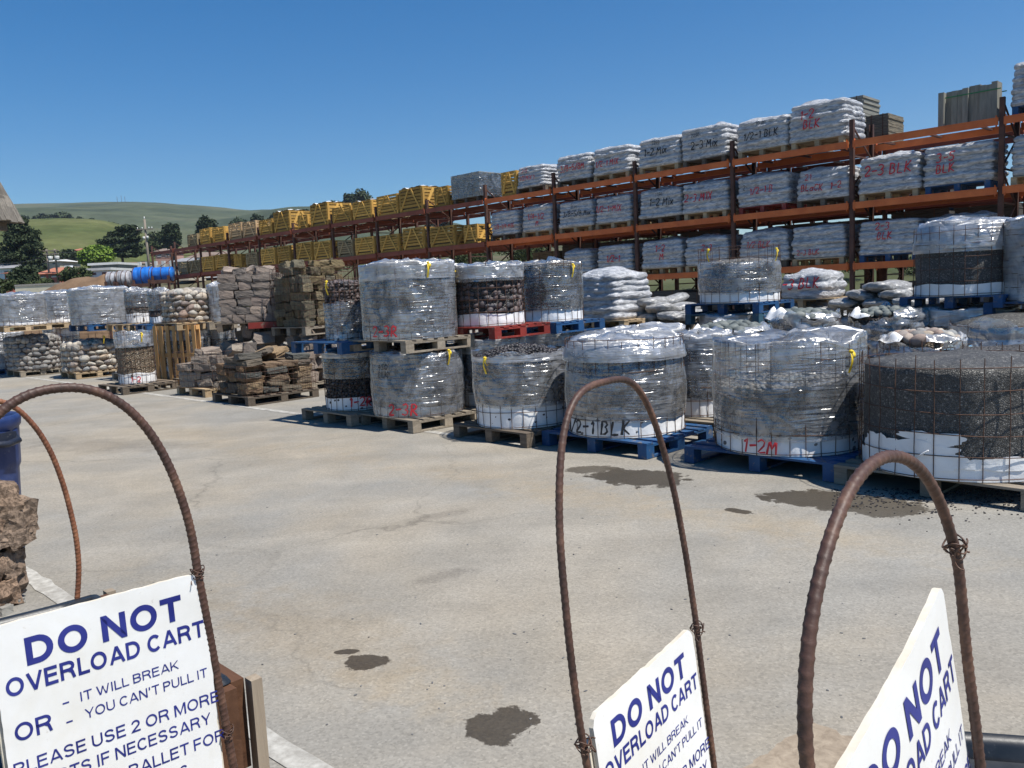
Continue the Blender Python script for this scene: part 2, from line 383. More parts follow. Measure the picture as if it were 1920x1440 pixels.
TANS = [(620, 1190, 1.1, .40, rad(-45), .9), (330, 1110, .8, .35, rad(-45), .8), (1130, 940, 2.2, .42, rad(-45), .75), (1500, 990, 1.6, .35, rad(-45), .75), (760, 1290, .5, .22, rad(-40), .7), (850, 880, 2.4, .5, rad(-45), .5), (430, 830, 3.0, .6, rad(-45), .45), (1400, 1250, .9, .25, rad(20), .4)]
STAINS += [(690, 1240, .115, .085, rad(-10), 1), (650, 1222, .06, .028, 0, 1), (938, 1362, .135, .135, 0, 1),
           (1195, 895, .46, .30, rad(-35), 1), (1110, 880, .24, .16, 0, .85), (1520, 935, .34, .26, rad(-35), 1), (1625, 948, .40, .28, rad(-30), .9), (1385, 958, .12, .05, rad(-50), 1),
           (830, 966, .35, .12, rad(30), -.5), (836, 1080, .22, .12, rad(30), -.6), (180, 835, 1.6, .5, rad(-20), -.5), (560, 1180, .9, .35, rad(-40), -.25)]

# ------------------------------------------------------------------ setting: ground, markings, terrain, hills
M['ground'] = ground_mat()
mb = MB(); mb.add([(-75, -30, 0), (75, -30, 0), (75, 75, 0), (-75, 75, 0)], [(0, 1, 2, 3)])
tag(mb.build('ground', M['ground']), kind='structure', label='pale worn asphalt yard with dark wet stains', cat='ground')
def line_mat():
    t = NT('worn_white_line'); geo = t.n('NewGeometry'); n1 = t.noise(geo.outputs['Position'], 14, 8, .7); n2 = t.noise(geo.outputs['Position'], 1.2, 3)
    f = t.math('ADD', n1, t.math('MULTIPLY', n2, .5)); c = t.ramp(f, [(.52, (.54, .525, .48)), (.84, (.29, .275, .245))])
    return t.fin(c, .85, t.bump(n1, .2, .003), .3)
M['line'] = line_mat()
def stripe(name, a, b, wd, label):
    a = np.array(a[:2]); b = np.array(b[:2]); d = (b - a); L = np.linalg.norm(d); d /= L; nrm = np.array([-d[1], d[0]])
    n = int(L / .12); A = np.zeros((n, 2, 3))
    for i in range(n):
        p = a + d * L * i / (n - 1)
        for j, sg in enumerate((-1, 1)):
            q = p + nrm * sg * (wd / 2 + rng.normal() * .006); A[i, j] = (*q, .004)
    mb = MB(); mb.grid(A, 0, False); tag(mb.build(name, M['line']), label, 'marking', None, 'structure')
D2 = np.array([math.sin(YAW), math.cos(YAW)]); N2 = np.array([-math.cos(YAW), math.sin(YAW)])   # along the racks / towards the lane
p = G(616, 784)[:2]
stripe('road_marking', p - D2 * 3.6, p + D2 * 40, .11, 'worn white painted line along the stacked pallets')
p = G(90, 1105)[:2]
stripe('road_marking', p - D2 * 6, p + D2 * 16, .10, 'worn white painted line beside the stone pillar and wooden cart')

def terrain_mat(name, c1, c2, c3, scale):
    t = NT(name); geo = t.n('NewGeometry'); n1 = t.noise(geo.outputs['Position'], scale, 7, .6, .5); n2 = t.noise(geo.outputs['Position'], scale * 7, 5, .65)
    c = t.ramp(n1, [(.38, c1), (.5, c2), (.62, c3)]); c = t.mix(.75, c, t.ramp(n2, [(.3, .6), (.7, 1.2)]), 'MULTIPLY')
    return t.fin(c, .95, t.bump(n2, .5, 1.5), .1)
M['terrain'] = terrain_mat('scrub_ground', (.05, .065, .025), (.085, .09, .045), (.13, .11, .07), .02)
M['hill'] = terrain_mat('spring_grass_hill', (.070, .088, .030), (.100, .114, .040), (.130, .135, .055), .02)
M['ridge'] = terrain_mat('green_ridge', (.050, .066, .036), (.078, .094, .050), (.110, .115, .068), .006)
def polar(name, rs, azs, zfun, mat, label):
    A = np.zeros((len(rs), len(azs), 3))
    for i, r in enumerate(rs):
        x = r * np.sin(azs); y = r * np.cos(azs); z = zfun(r, azs, x, y); A[i] = np.stack([x, y, z], 1)
    mb = MB(); mb.grid(A[::-1]); return tag(mb.build(name, mat), label, 'terrain', None, 'structure')
def town_z(r): return np.maximum(0, (r - 62)) * .062 - .15
polar('terrain', np.concatenate([[50, 62], np.linspace(70, 420, 30)]), np.radians(np.linspace(-80, 80, 120)),
      lambda r, a, x, y: town_z(r) + np.where(r > 75, fbm(np.stack([x * .03, y * .03, 0 * x], 1), 3) * .6, 0), M['terrain'], 'scrubby ground rising towards the houses')
# nearer bright green hill
def px_az(px): return math.atan((px - 960) / FPX)
hx = [-400, -200, 0, 60, 110, 160, 190, 215, 250, 300, 360, 430]
hy = [470, 445, 430, 421, 418, 419, 421, 426, 437, 455, 475, 500]
def crest(pxs, pys, Rr):
    az = [math.atan2(*(atY(a, b, 100)[:2])) for a, b in zip(pxs, pys)]
    zz = []
    for a, b in zip(pxs, pys):
        q = atY(a, b, 100.0); k = Rr / math.hypot(q[0], q[1]); zz.append(CAMH + (q[2] - CAMH) * k)
    return np.array(az), np.array(zz)
haz, hz = crest(hx, hy, 430.0)
def hill_z(r, a, x, y):
    c = np.interp(a, haz, hz); t = np.clip((r - 215) / (430 - 215), 0, 1); s = np.sin(t * np.pi / 2) ** 1.15
    z = town_z(215) - 4 + (c - town_z(215) + 4) * s
    return z - np.where(r > 430, (r - 430) * .35, 0) + fbm(np.stack([x * .02, y * .02, 0 * x], 1), 5) * 1.2 * (t * (1 - t) * 4 + .1)
polar('green_hill', np.concatenate([np.linspace(200, 430, 36), [445, 470, 520]]), np.radians(np.linspace(-52, -18, 70)), hill_z, M['hill'], 'bright green grassy hill behind the houses')
rx = [-900, -500, -200, 0, 60, 150, 240, 300, 350, 400, 440, 480, 540, 600, 700, 900, 1200, 1500, 1900, 2500]
ry = [420, 400, 388, 382, 381, 379.5, 379, 381, 386, 392, 396, 398, 399, 402, 410, 425, 440, 442, 445, 450]
raz, rz_ = crest(rx, ry, 1500.0)
def ridge_z(r, a, x, y):
    c = np.interp(a, raz, rz_); t = np.clip((r - 420) / (1500 - 420), 0, 1); s = t ** .8
    z = 10 + (c - 10) * s
    g = fbm(np.stack([x * .0045, y * .0045, 0 * x], 1), 9, 4) * 16 * np.clip(t * (1 - t) * 4, 0, 1) + fbm(np.stack([x * .012, y * .012, 0 * x], 1), 19, 3) * 1.3
    return z + g - np.where(r > 1500, (r - 1500) * .3, 0)
polar('hills', np.concatenate([np.linspace(400, 1500, 60), [1520, 1600, 1900]]), np.radians(np.linspace(-75, 75, 260)), ridge_z, M['ridge'], 'long green ridge on the horizon')

# ------------------------------------------------------------------ hand-painted lettering (brush strokes)
def arc(cx, cy, rx, ry, a0, a1, n=9):
    return [(cx + rx * math.cos(rad(a0 + (a1 - a0) * i / (n - 1))), cy + ry * math.sin(rad(a0 + (a1 - a0) * i / (n - 1)))) for i in range(n)]
FONT = {
 '0': [arc(.3, .5, .27, .5, 90, 450, 13)], '1': [[(.15, .75), (.32, 1), (.30, 0)]],
 '2': [arc(.28, .72, .25, .28, 160, -40, 8) + [(.05, .02), (.58, .04)]],
 '3': [arc(.26, .75, .24, .25, 140, -90, 8) + arc(.26, .25, .27, .26, 90, -140, 8)],
 '4': [[(.4, 0), (.42, 1), (.02, .35), (.58, .36)]],
 '5': [[(.55, 1), (.12, .98), (.1, .58)] + arc(.27, .3, .27, .3, 120, -140, 8)],
 '6': [[(.45, 1)] + arc(.3, .3, .26, .3, 150, 500, 12)],
 '8': [arc(.3, .76, .2, .24, -90, 270, 11), arc(.3, .26, .26, .26, 90, 450, 11)],
 '/': [[(.05, -.05), (.5, 1.05)]], '-': [[(.08, .48), (.5, .52)]], '.': [[(.2, 0), (.25, .05)]],
 'A': [[(0, 0), (.28, 1), (.56, 0)], [(.12, .38), (.46, .4)]],
 'B': [[(.06, 0), (.08, 1)], [(.08, 1)] + arc(.2, .76, .26, .24, 80, -80, 6) + arc(.22, .27, .3, .27, 80, -95, 7) + [(.06, 0)]],
 'C': [arc(.34, .5, .3, .5, 50, 310, 10)], 'G': [arc(.34, .5, .3, .5, 50, 330, 10) + [(.6, .45), (.4, .45)]],
 'I': [[(.2, 0), (.22, 1)]], 'K': [[(.06, 0), (.08, 1)], [(.52, 1), (.1, .45), (.58, 0)]],
 'L': [[(.1, 1), (.08, .02), (.52, .04)]], 'M': [[(.02, 0), (.1, 1), (.32, .35), (.56, 1), (.64, 0)]],
 'O': [arc(.32, .5, .3, .5, 90, 450, 13)], 'P': [[(.06, 0), (.08, 1)] + arc(.24, .74, .26, .26, 90, -90, 7) + [(.06, .48)]],
 'R': [[(.06, 0), (.08, 1)] + arc(.24, .74, .26, .26, 90, -90, 7) + [(.1, .48), (.56, 0)]],
 'W': [[(0, 1), (.16, 0), (.32, .7), (.5, 0), (.66, 1)]], 'X': [[(.04, 1), (.56, 0)], [(.55, 1), (.02, 0)]],
 'a': [arc(.26, .3, .22, .3, 60, 400, 10), [(.5, .6), (.52, 0)]], 'c': [arc(.28, .3, .22, .3, 50, 310, 8)],
 'i': [[(.15, .6), (.15, 0)], [(.15, .82), (.18, .88)]], 'k': [[(.06, 0), (.08, 1)], [(.42, .6), (.1, .28), (.46, 0)]],
 'l': [[(.12, 1), (.14, 0)]], 'x': [[(.04, .6), (.46, 0)], [(.45, .6), (.02, 0)]], ' ': [],
}
WID = {'1': .5, '-': .62, '/': .55, 'I': .4, 'M': .82, 'W': .82, 'i': .32, 'l': .32, ' ': .4}
def strokes(text, size, slant=.12, jit=.03, aspect=1.0):
    out = []; x = 0
    for ch in text:
        dy = rng.normal() * jit * size
        for pl in FONT[ch]:
            q = np.array(pl, float) + rng.normal(size=(len(pl), 2)) * .012
            out.append(np.stack([(x + (q[:, 0] + slant * q[:, 1]) * aspect) * size, q[:, 1] * size + dy], 1))
        x += WID.get(ch, .72) * aspect
    wtot = x * size
    for q in out: q[:, 0] -= wtot / 2
    return out
def resamp(q, step):
    d = np.r_[0, np.cumsum(np.linalg.norm(np.diff(q, axis=0), axis=1))]; n = max(2, int(d[-1] / step) + 1)
    t = np.linspace(0, d[-1], n); return np.stack([np.interp(t, d, q[:, 0]), np.interp(t, d, q[:, 1])], 1)
def paint(mb, text, size, fn, width=None, at=(0, 0), rot=0.0, m=0, step=.03, slant=.12, aspect=1.0):
    """brush strokes laid over the surface fn(u, v, lift) -> (n,3)"""
    wd = width or size * .13; c, s = math.cos(rot), math.sin(rot)
    for q in strokes(text, size, slant, .03, aspect):
        q = resamp(q, step); q = np.stack([q[:, 0] * c - q[:, 1] * s + at[0], q[:, 0] * s + q[:, 1] * c + at[1]], 1)
        T = np.gradient(q, axis=0); T /= np.maximum(np.linalg.norm(T, axis=1, keepdims=True), 1e-9); Nn = np.stack([-T[:, 1], T[:, 0]], 1)
        ww = wd / 2 * (1 + .18 * rng.normal(size=len(q)))[:, None]
        q = np.concatenate([q[:1] - T[:1] * wd * .3, q, q[-1:] + T[-1:] * wd * .3]); Nn = np.concatenate([Nn[:1] * .6, Nn, Nn[-1:] * .6]); ww = np.concatenate([ww[:1], ww, ww[-1:]])
        a, b = q - Nn * ww, q + Nn * ww
        A = np.stack([fn(a[:, 0], a[:, 1], .004), fn(q[:, 0], q[:, 1], .006), fn(b[:, 0], b[:, 1], .004)], 1)
        mb.grid(A, m, True)

# ------------------------------------------------------------------ pallets
PAL_H = .145
PAL = {}
def pallet(loc, kind, label, rz=YAW, size=(1.16, 1.04), group='pallets under the stone and sacks'):
    key = (kind, size)
    if key not in PAL:
        t = thing('pallet', label, 'pallet', loc, rz, group); mt = M['pal_' + kind]
        W, L = size; d = MB(); nb = 7
        for i in range(nb):
            y = -L / 2 + .05 + (L - .1) * i / (nb - 1)
            d.box((rng.normal() * .004, y, PAL_H - .009), (W, .098, .018))
        d.build('deck', mt, t)
        for x in (-W / 2 + .05, 0, W / 2 - .05):
            b = MB(); b.box((x, 0, .010), (.1, L - .004, .020))
            for y in (-L / 2 + .06, 0, L / 2 - .06): b.box((x, y, .0625), (.098, .118, .085))
            b.box((x, 0, PAL_H - .0295), (.1, L, .022)); b.build('skid', mt, t)
        PAL[key] = t; return t
    return dup(PAL[key], loc, rz, label, group)

# ------------------------------------------------------------------ gravel cages and wrapped bundles
def cyl(th, z, r): return np.stack([r * np.sin(th), -r * np.cos(th), z], -1)
def pebbles(mb, r, h, size, heap=0.0, top=True, arcmax=math.pi, icos=None):
    V0, F0 = icos or ICO2
    def put(p, nrm, s):
        q = V0 * np.array([1.0, .76, .56]) * s * rng.uniform(.72, 1.25); a = rng.uniform(0, 6.28)
        t = np.cross([0.02, 0.01, 1.0], nrm); t /= max(np.linalg.norm(t), 1e-6); b = np.cross(nrm, t)
        tl = rng.normal() * .35
        x = t * math.cos(a * .18) + b * math.sin(a * .18); y = np.cross(nrm, x)
        n2 = nrm * math.cos(tl) + y * math.sin(tl); y = np.cross(n2, x)
        mb.add(q @ np.stack([x, y, n2]) + p, F0, 0, True)
    dz = size * .78; rows = max(1, int(h / dz))
    for i in range(rows):
        n = int(2 * arcmax * r / (size * 1.02))
        for j in range(n):
            th = -arcmax + 2 * arcmax * (j + rng.uniform(.1, .9) + .5 * (i % 2)) / n
            z = (i + .5 + rng.uniform(-.25, .25)) * h / rows
            put(cyl(np.array(th), np.array(z), r - size * .28 + rng.normal() * .006), cyl(np.array(th), np.array(0.0), 1.0), size / 2)
    if top:
        n = int(math.pi * r * r / (size * size * .62))
        for k in range(n):
            a = k * 2.39996; rr = r * math.sqrt((k + .5) / n) * .96
            z = h + heap * (1 - (rr / r) ** 2) + rng.normal() * size * .12
            nr = np.array([rng.normal() * .3, rng.normal() * .3, 1.0]); nr /= np.linalg.norm(nr)
            put(np.array([rr * math.sin(a), -rr * math.cos(a), z]), nr, size / 2)
def core(mb, r, h, heap, seed, amp=.012, n=72):
    th = np.linspace(0, 2 * np.pi, n, endpoint=False); rows = []
    for z in np.linspace(0, h, 14):
        q = cyl(th, np.full(n, z), 1.0); rows.append(cyl(th, np.full(n, z), r + fbm(q * np.array([6, 6, 8]), seed) * amp))
    for k in range(1, 9):
        f = 1 - k / 8; q = cyl(th, np.zeros(n), r * f * 5)
        rows.append(cyl(th, h + heap * (1 - f * f) + fbm(q, seed + 3) * .02, np.full(n, max(r * f, .003))))
    mb.grid(np.stack(rows), 0, True, True)
NF = 20
def film_shell(mb, r, z0, z1, seed, taper=0.0, cap=0.0, belly=.02, ragged=0.0, amp=.006, sub=4, nz=22, facet=True, tilt=0.0):
    """faceted film round the wires; optionally gathered in over the top"""
    cols = NF * sub; k = np.arange(cols); th = 2 * np.pi * k / cols
    thc = np.floor(k / sub) * 2 * np.pi / NF; fr = (k % sub) / sub
    if facet:
        a, b = cyl(thc, 0 * th, 1.0), cyl(thc + 2 * np.pi / NF, 0 * th, 1.0); d = a + (b - a) * fr[:, None]
    else: d = cyl(th, 0 * th, 1.0)
    rows = []
    for i in range(nz + 1):
        t = i / nz
        zz = z0 + (z1 - z0) * t + (ragged * fbm(np.stack([np.cos(th) * 2.5, np.sin(th) * 2.5, 0 * th], 1), seed + 5) * t ** 6) + tilt * np.sin(th) * t ** 4
        q = np.stack([d[:, 0] * 3, d[:, 1] * 3, zz * 14], 1)
        rr = r * (1 + belly * math.sin(t * math.pi) - taper * t ** 2.2) + fbm(q, seed) * amp
        p = d * rr[:, None]; p[:, 2] = zz; rows.append(p)
    top = rows[-1].copy()
    if cap > 0:
        for j in range(1, 8):
            f = 1 - j / 7 * .995; p = top.copy(); p[:, :2] *= f
            q = np.stack([top[:, 0] * f * 6, top[:, 1] * f * 6, 0 * th + 3.3], 1)
            p[:, 2] += cap * math.sin(j / 7 * math.pi * .5) + fbm(q, seed + 9) * .035
            rows.append(p)
    mb.grid(np.stack(rows), 0, True, True)
def wires(mb, r, h, nv=26, step=.15, rw=.0032, z0=0.0):
    for k in range(nv):
        th = 2 * math.pi * (k + rng.normal() * .06) / nv; z = np.linspace(z0, h + rng.uniform(-.01, .03), 5)
        mb.tube(cyl(np.full(5, th), z, r + rng.normal(size=5) * .004), rw, 4, 0, True, False, False)
    z = z0 + .02
    while z < h + .01:
        th = np.linspace(0, 2 * np.pi, 40, endpoint=False); mb.tube(cyl(th, z + .006 * np.sin(th * 3 + z * 9), r + .003 + .004 * np.sin(th * 5)), rw, 4, 0, True, True); z += step
def ribbon_mesh(mb, r, th, z, L=.17, r2=None):
    for dt, LL in ((-.008, L), (.022, L * .5)):
        n = 7; t = np.linspace(0, 1, n); A = []
        for e in (-1, 1):
            a = th + dt + e * .0105 / r + .03 * np.sin(t * 3 + e) * dt * 20; A.append(cyl(a, z - LL * t, r + .02 + .018 * np.sin(t * math.pi * 1.3)))
        mb.grid(np.stack(A, 1), 0, True)
    k = ICO1[0] * np.array([.022, .016, .016]) + cyl(np.array(th), np.array(z), r + .02); mb.add(k, ICO1[1], 0, True)

def solve(xl, xr, yb, yt, zb):
    xc = (xl + xr) / 2; P = G(xc, yb, zb); d = math.hypot(P[0], P[1])
    s = math.sin(math.atan((xr - xl) / 2 / FPX * math.cos(px_az(xc)))); r = s * d / (1 - s); T = atY(xc, yt, P[1]); u = P[:2] / d
    return np.array([*(P[:2] + u * r)]), r, T[2] - zb
def solve_at(xl, xr, yb, yt, depth):
    """same, with the distance of the front known and the base height free"""
    xc = (xl + xr) / 2; P = atY(xc, yb, depth); d = math.hypot(P[0], P[1])
    s = math.sin(math.atan((xr - xl) / 2 / FPX * math.cos(px_az(xc)))); r = s * d / (1 - s); T = atY(xc, yt, P[1]); u = P[:2] / d
    return np.array([*(P[:2] + u * r)]), r, P[2], T[2] - P[2]

seedc = [100]
def cage(xy, z, r, h, label, cat='gravel cage', name='gravel_cage', fill='gr_grey', fillh=.8, heap=.04, peb=0.0, film='film', fz=(0.0, 1.0), cap=.05, taper=0.0,
         liner=.2, wire=True, marks=(), ribs=(), pal=None, short='', group=None, belly=.015, ragged=0.035, facet=True, linerout=False, wirez=1.0, palsize=(1.16, 1.04), nv=26, prz=None, hood=True):
    seedc[0] += 11; sd_ = seedc[0]
    root = thing(name, label, cat, (xy[0], xy[1], z), facing(xy[0], xy[1]), group)
    mb = MB(); core(mb, r * (.95 if not peb else .90), h * fillh, heap, sd_)
    c = mb.build('gravel' if not peb else 'bedding', M[fill if not peb else 'gr_dark'], root); c['kind'] = 'stuff'
    if peb:
        mb = MB(); pebbles(mb, r * .965, h * fillh, peb, heap, True, 2.0); c = mb.build('pebbles', M[fill], root); c['kind'] = 'stuff'
    if liner:
        mb = MB(); n = 80; th = np.linspace(0, 2 * np.pi, n, endpoint=False); rows = []
        for t in np.linspace(0, 1, 6):
            zz = .004 + h * liner * t * (1 + .06 * np.sin(th * 4 + sd_) + .05 * fbm(np.stack([np.cos(th) * 4, np.sin(th) * 4, 0 * th], 1), sd_))
            rows.append(cyl(th, zz, r * (.995 if linerout else .982) + .008 * fbm(np.stack([np.cos(th) * 7, np.sin(th) * 7, zz * 9], 1), sd_ + 1)))
        mb.grid(np.stack(rows), 0, True, True); mb.build('liner', M['liner'], root)
    if wire:
        mb = MB(); wires(mb, r * 1.0, h * wirez, nv); mb.build('wire_mesh', M['wire'], root)
    if film:
        mb = MB(); film_shell(mb, r * 1.012, h * fz[0], h * fz[1], sd_, taper, cap, belly, ragged, facet=facet); mb.build('stretch_film', M[film], root)
        if fz[1] - fillh > .06 and fz[0] < fillh and hood:
            mb = MB(); z0_ = fillh * .985; film_shell(mb, r * (1.022 + belly * math.sin(math.pi * min(1, (z0_ - fz[0]) / (fz[1] - fz[0])))) - 0, h * z0_, h * fz[1] * 1.004, sd_ + 50, taper, cap, 0, ragged, nz=8); mb.build('lit_film_hood', M['film_heavy'], root)  # extra hazy layer paints in the sunlit whiteness of the empty film top
    if marks:
        for (txt, th, zz, size, colr) in marks:
            mb = MB()
            def fn(u, v, l, r=r, th=th, zz=zz): return cyl(th + u / r, zz + v, r * (1.012 + belly) + .010 + l)
            paint(mb, txt, size, fn, size * .15); mb.build('marking', M[colr], root)
    for (th, zf) in ribs:
        mb = MB(); ribbon_mesh(mb, r * 1.02, th, h * zf); mb.build('ribbon_tie', M['ribbon'], root)
    if pal:
        zz = z - PAL_H
        pallet((xy[0], xy[1], zz), pal, f'{PALWORD[pal]} pallet under the {short}', YAW + (prz if prz is not None else rng.normal() * .03), palsize)
    return root
PALWORD = {'grey': 'weathered grey wooden', 'tan': 'pale wooden', 'dark': 'dark weathered wooden', 'blue': 'blue painted wooden', 'teal': 'faded teal wooden', 'red': 'red painted wooden', 'new': 'orange-tan wooden'}
ZP = PAL_H + .005
GC = 'gravel and pebble bundles on pallets'
def low(x, label, short, pal, **k):
    xy, r, h = solve(*x, ZP); cage(xy, ZP, r, h, label, short=short, pal=pal, group=GC, **k); return xy, r, h
def up(x, depth, label, short, pal, **k):
    xy, r, z, h = solve_at(*x, depth); cage(xy, z, r, h, label, short=short, pal=pal, group=GC, **k); return xy, r, z, h
def rim(xy, r): return xy[1] - r * xy[1] / math.hypot(*xy)     # depth of the front rim

# --- front row on the ground
l0 = low((-40, 45, 692, 625), 'film wrapped bundle cut by the left edge of the photo, lower tier', 'wrapped bundle at the left edge', 'blue', fill='gr_grey', film='film_heavy', marks=(('3/8', .5, .5, .12, 'chalk_white'),))
l9 = low((613, 735, 770, 660), 'wrapped black pebbles over a white liner marked 1-2R, lower tier', 'bundle marked 1-2R', 'grey', fill='peb_black', peb=.05, fillh=.92, fz=(.55, 1.0), film='film_clear', liner=.22, marks=(('1-2R', .05, .06, .115, 'spray_red'),), cap=.02)
l10 = low((703, 872, 783, 660), 'silver wrapped pebble bundle marked 2-3R with a yellow tie, lower tier', 'lower bundle marked 2-3R', 'grey', fill='peb_grey', peb=.07, fillh=.95, film='film', liner=.14, marks=(('2-3R', -.35, .04, .13, 'spray_red'), ('BLK', -.75, .48, .07, 'spray_black'), ('450', -.75, .57, .07, 'spray_black')), ribs=((.72, .99),), belly=.03)
l11 = low((893, 1072, 805, 672), 'open-topped wire bundle heaped with black pebbles above its torn film', 'heaped black pebbles', 'dark', fill='peb_black', peb=.05, fillh=.96, heap=.13, film='film', fz=(.30, 1.04), cap=0, liner=.33, ribs=((-.75, 1.02),), ragged=.05, linerout=False, belly=.03)
l12 = low((1065, 1285, 823, 640), 'barrel shaped wrapped bundle sprayed 1/2-1 BLK in black', 'bundle sprayed 1/2-1 BLK', 'blue', fill='peb_grey', peb=.055, fillh=.80, film='film', taper=.12, belly=.05, cap=.03, liner=.2, fz=(.17, 1.0), marks=(('1/2-1 BLK', -.52, .05, .125, 'spray_black'), ('1/2-1 BLK', -.72, .62, .05, 'spray_black')), palsize=(1.3, 1.1))
l13 = low((1250, 1375, 783, 632), 'narrow wrapped bundle standing behind the 1/2-1 BLK bundle', 'narrow bundle behind the black lettering', 'grey', fill='gr_dark', film='film', fillh=.85, cap=.02, liner=.22, fz=(.2, 1.0))
l14 = low((1342, 1615, 858, 650), 'tall wire cage in loose clear film half full of pebbles, red spray at its foot', 'half full wire cage', 'blue', fill='peb_grey', peb=.055, fillh=.60, heap=.02, film='film', fz=(.14, 1.05), cap=.02, liner=.17, hood=False, marks=(('1-2M', -.35, .03, .11, 'spray_red'),), ribs=((.82, .93),), ragged=.05, palsize=(1.36, 1.16), nv=30)
l15 = low((1622, 1975, 905, 688), 'unwrapped wire cage of fine black gravel with torn white liner patches', 'black gravel cage with torn liner', 'grey', fill='gr_black', fillh=.97, heap=.05, film=None, liner=.16, wirez=1.06, palsize=(1.36, 1.2), nv=30)
# torn liner patches, film scrap and white peg on the black gravel cage
def liner_patch(r, th0, z0, wu, hv, seed):
    a = np.linspace(0, 2 * np.pi, 72, endpoint=False); rim_ = 1 + .42 * fbm(np.stack([np.cos(a) * 1.6, np.sin(a) * 1.6, 0 * a], 1), seed, 4); rows = []
    for f in np.linspace(.02, 1, 7):
        u = np.cos(a) * wu * rim_ * f; v = np.sin(a) * hv * rim_ * f; zz = np.maximum(z0 + v, .004)
        rows.append(cyl(th0 + u / r, zz, r + .004 * fbm(np.stack([u * 9, zz * 9, 0 * a], 1), seed + 4)))
    mb = MB(); mb.grid(np.stack(rows), 0, True, True); return mb
rt = [o for o in COL.objects if o.get('label', '').startswith('unwrapped wire cage')][0]
xy, r, h = l15
for (a, b, c, d, s_) in ((-.86, .20, .22, .13, 1), (-.34, .20, .30, .085, 6), (-.30, .36, .20, .06, 8), (-.62, .12, .30, .07, 12), (.35, .16, .30, .05, 15)):
    liner_patch(r * .988, a, h * b + .0, c, d, s_).build('torn_liner', M['liner'], rt)
mb = MB(); mb.tube([cyl(np.array(-.42), np.array(.13), r * 1.03), cyl(np.array(-.25), np.array(.22), r * 1.10)], .006, 6); mb.build('peg', M['chalk_white'], rt)

# --- second row, tops seen between the front ones
s5 = up((1775, 2010, 790, 668), 7.3, 'open gravel cage with a white folded liner rim behind the black gravel cage', 'gravel cage with folded liner', 'grey', fill='gr_dark', fillh=.97, heap=.06, film='film_crumple', fz=(.5, 1.0), cap=0, liner=.3, ragged=.08)
s6 = up((1790, 1990, 720, 610), 8.9, 'open cage heaped with speckled gravel at the right edge', 'speckled gravel cage', 'grey', fill='gr_black', fillh=.98, heap=.12, film='film_crumple', fz=(.3, 1.02), cap=0, liner=.2, ragged=.08)
b8 = up((1120, 1285, 740, 622), 10.6, 'dull wrapped bundle top showing behind the 1/2-1 BLK bundle', 'dull wrapped bundle', 'grey', fill='gr_grey', film='film_heavy', cap=.04)

# --- upper tier, resting on the bundles below
def stackup(x, below, label, short, pal, dd=0.0, **k):
    return up(x, rim(below[0], below[1]) + dd, label, short, pal, **k)
u9 = stackup((613, 692, 638, 520), l9, 'wrapped dark pebble bundle on the upper tier beside yellow-brown stone', 'upper dark pebble bundle', 'blue', .05, fill='peb_dark', peb=.05, fillh=.9, film='film', fz=(0, .62), liner=.1, ribs=((-.8, .95),), cap=0, palsize=(1.1, 1.0))
u10 = stackup((684, 858, 637, 492), l10, 'large silver wrapped bundle marked 2-3R high on the upper tier', 'upper bundle marked 2-3R', 'grey', 0, fill='peb_grey', peb=.065, fillh=.80, film='film', liner=.08, marks=(('2-3R', -.55, .05, .12, 'spray_red'),), ribs=((.42, .99),), belly=.01, cap=.02)
u11 = up((848, 985, 612, 497), 10.1, 'upper bundle of dark red-brown pebbles bare below its film band', 'bundle of bare dark pebbles', 'red', fill='peb_dark', peb=.085, fillh=.80, film='film', fz=(.74, 1.0), liner=.2, cap=.03, taper=.0, ribs=((-.9, .93),))
u12 = up((966, 1094, 604, 492), 11.2, 'upper wrapped bundle of mixed grey gravel with a yellow tie', 'mixed grey gravel bundle', 'blue', fill='gr_grey', fillh=.96, film='film_clear', liner=.22, fz=(.19, 1.0), cap=.04, ribs=((.75, .95),))
u13 = up((1313, 1460, 568, 487), 11.4, 'open gravel cage with two yellow ties standing on stacked blue pallets', 'gravel cage with two yellow ties', 'blue', fill='gr_grey', fillh=.95, heap=.05, film='film', fz=(.21, .97), cap=0, liner=.24, wirez=1.3, ribs=((-.75, 1.28), (1.0, 1.22)))
pallet((u13[0][0], u13[0][1], u13[2] - 2 * PAL_H - .002), 'teal', 'faded teal pallet, lower of the two under the gravel cage with yellow ties')
u14 = up((1722, 1895, 555, 415), 9.8, 'black gravel cage with a cone of pale film over its top, upper tier', 'black gravel under a film hood', 'blue', fill='gr_black', fillh=.66, film='film_heavy', fz=(.60, 1.0), taper=.12, cap=.05, belly=0, liner=.16, wirez=.95)
u15 = up((1892, 2060, 565, 405), 9.2, 'tall grey wrapped bundle cut by the right edge, upper tier', 'wrapped bundle at the right edge', 'blue', fill='gr_dark', film='film_heavy', cap=.05, fillh=.9)
# left of the yard
u0 = up((-2, 84, 610, 552), 20.3, 'dark wrapped bundle leftmost on the upper tier', 'leftmost upper bundle', 'tan', fill='gr_dark', fillh=.85, film='film_heavy', liner=.14, fz=(.12, 1.0))
u1 = up((83, 142, 605, 548), 22.4, 'small wrapped bundle, second along the upper tier from the left', 'second upper bundle', 'tan', fill='gr_dark', fillh=.8, film='film_heavy', liner=.16, fz=(.14, 1.0))
u2 = up((140, 240, 608, 541), 19.2, 'shiny wrapped bundle on a blue pallet, torn film showing dark pebbles', 'shiny torn bundle', 'blue', fill='peb_dark', peb=.07, fillh=.8, film='film_heavy', liner=.05, fz=(.02, 1.0), taper=-.03)
u3 = up((240, 287, 606, 545), 18.2, 'half wrapped pebble bundle with a white liner between the shiny bundle and the cobbles', 'half wrapped pebble bundle', 'tan', fill='gr_grey', fillh=.9, film='film', fz=(.5, 1.0), liner=.3)
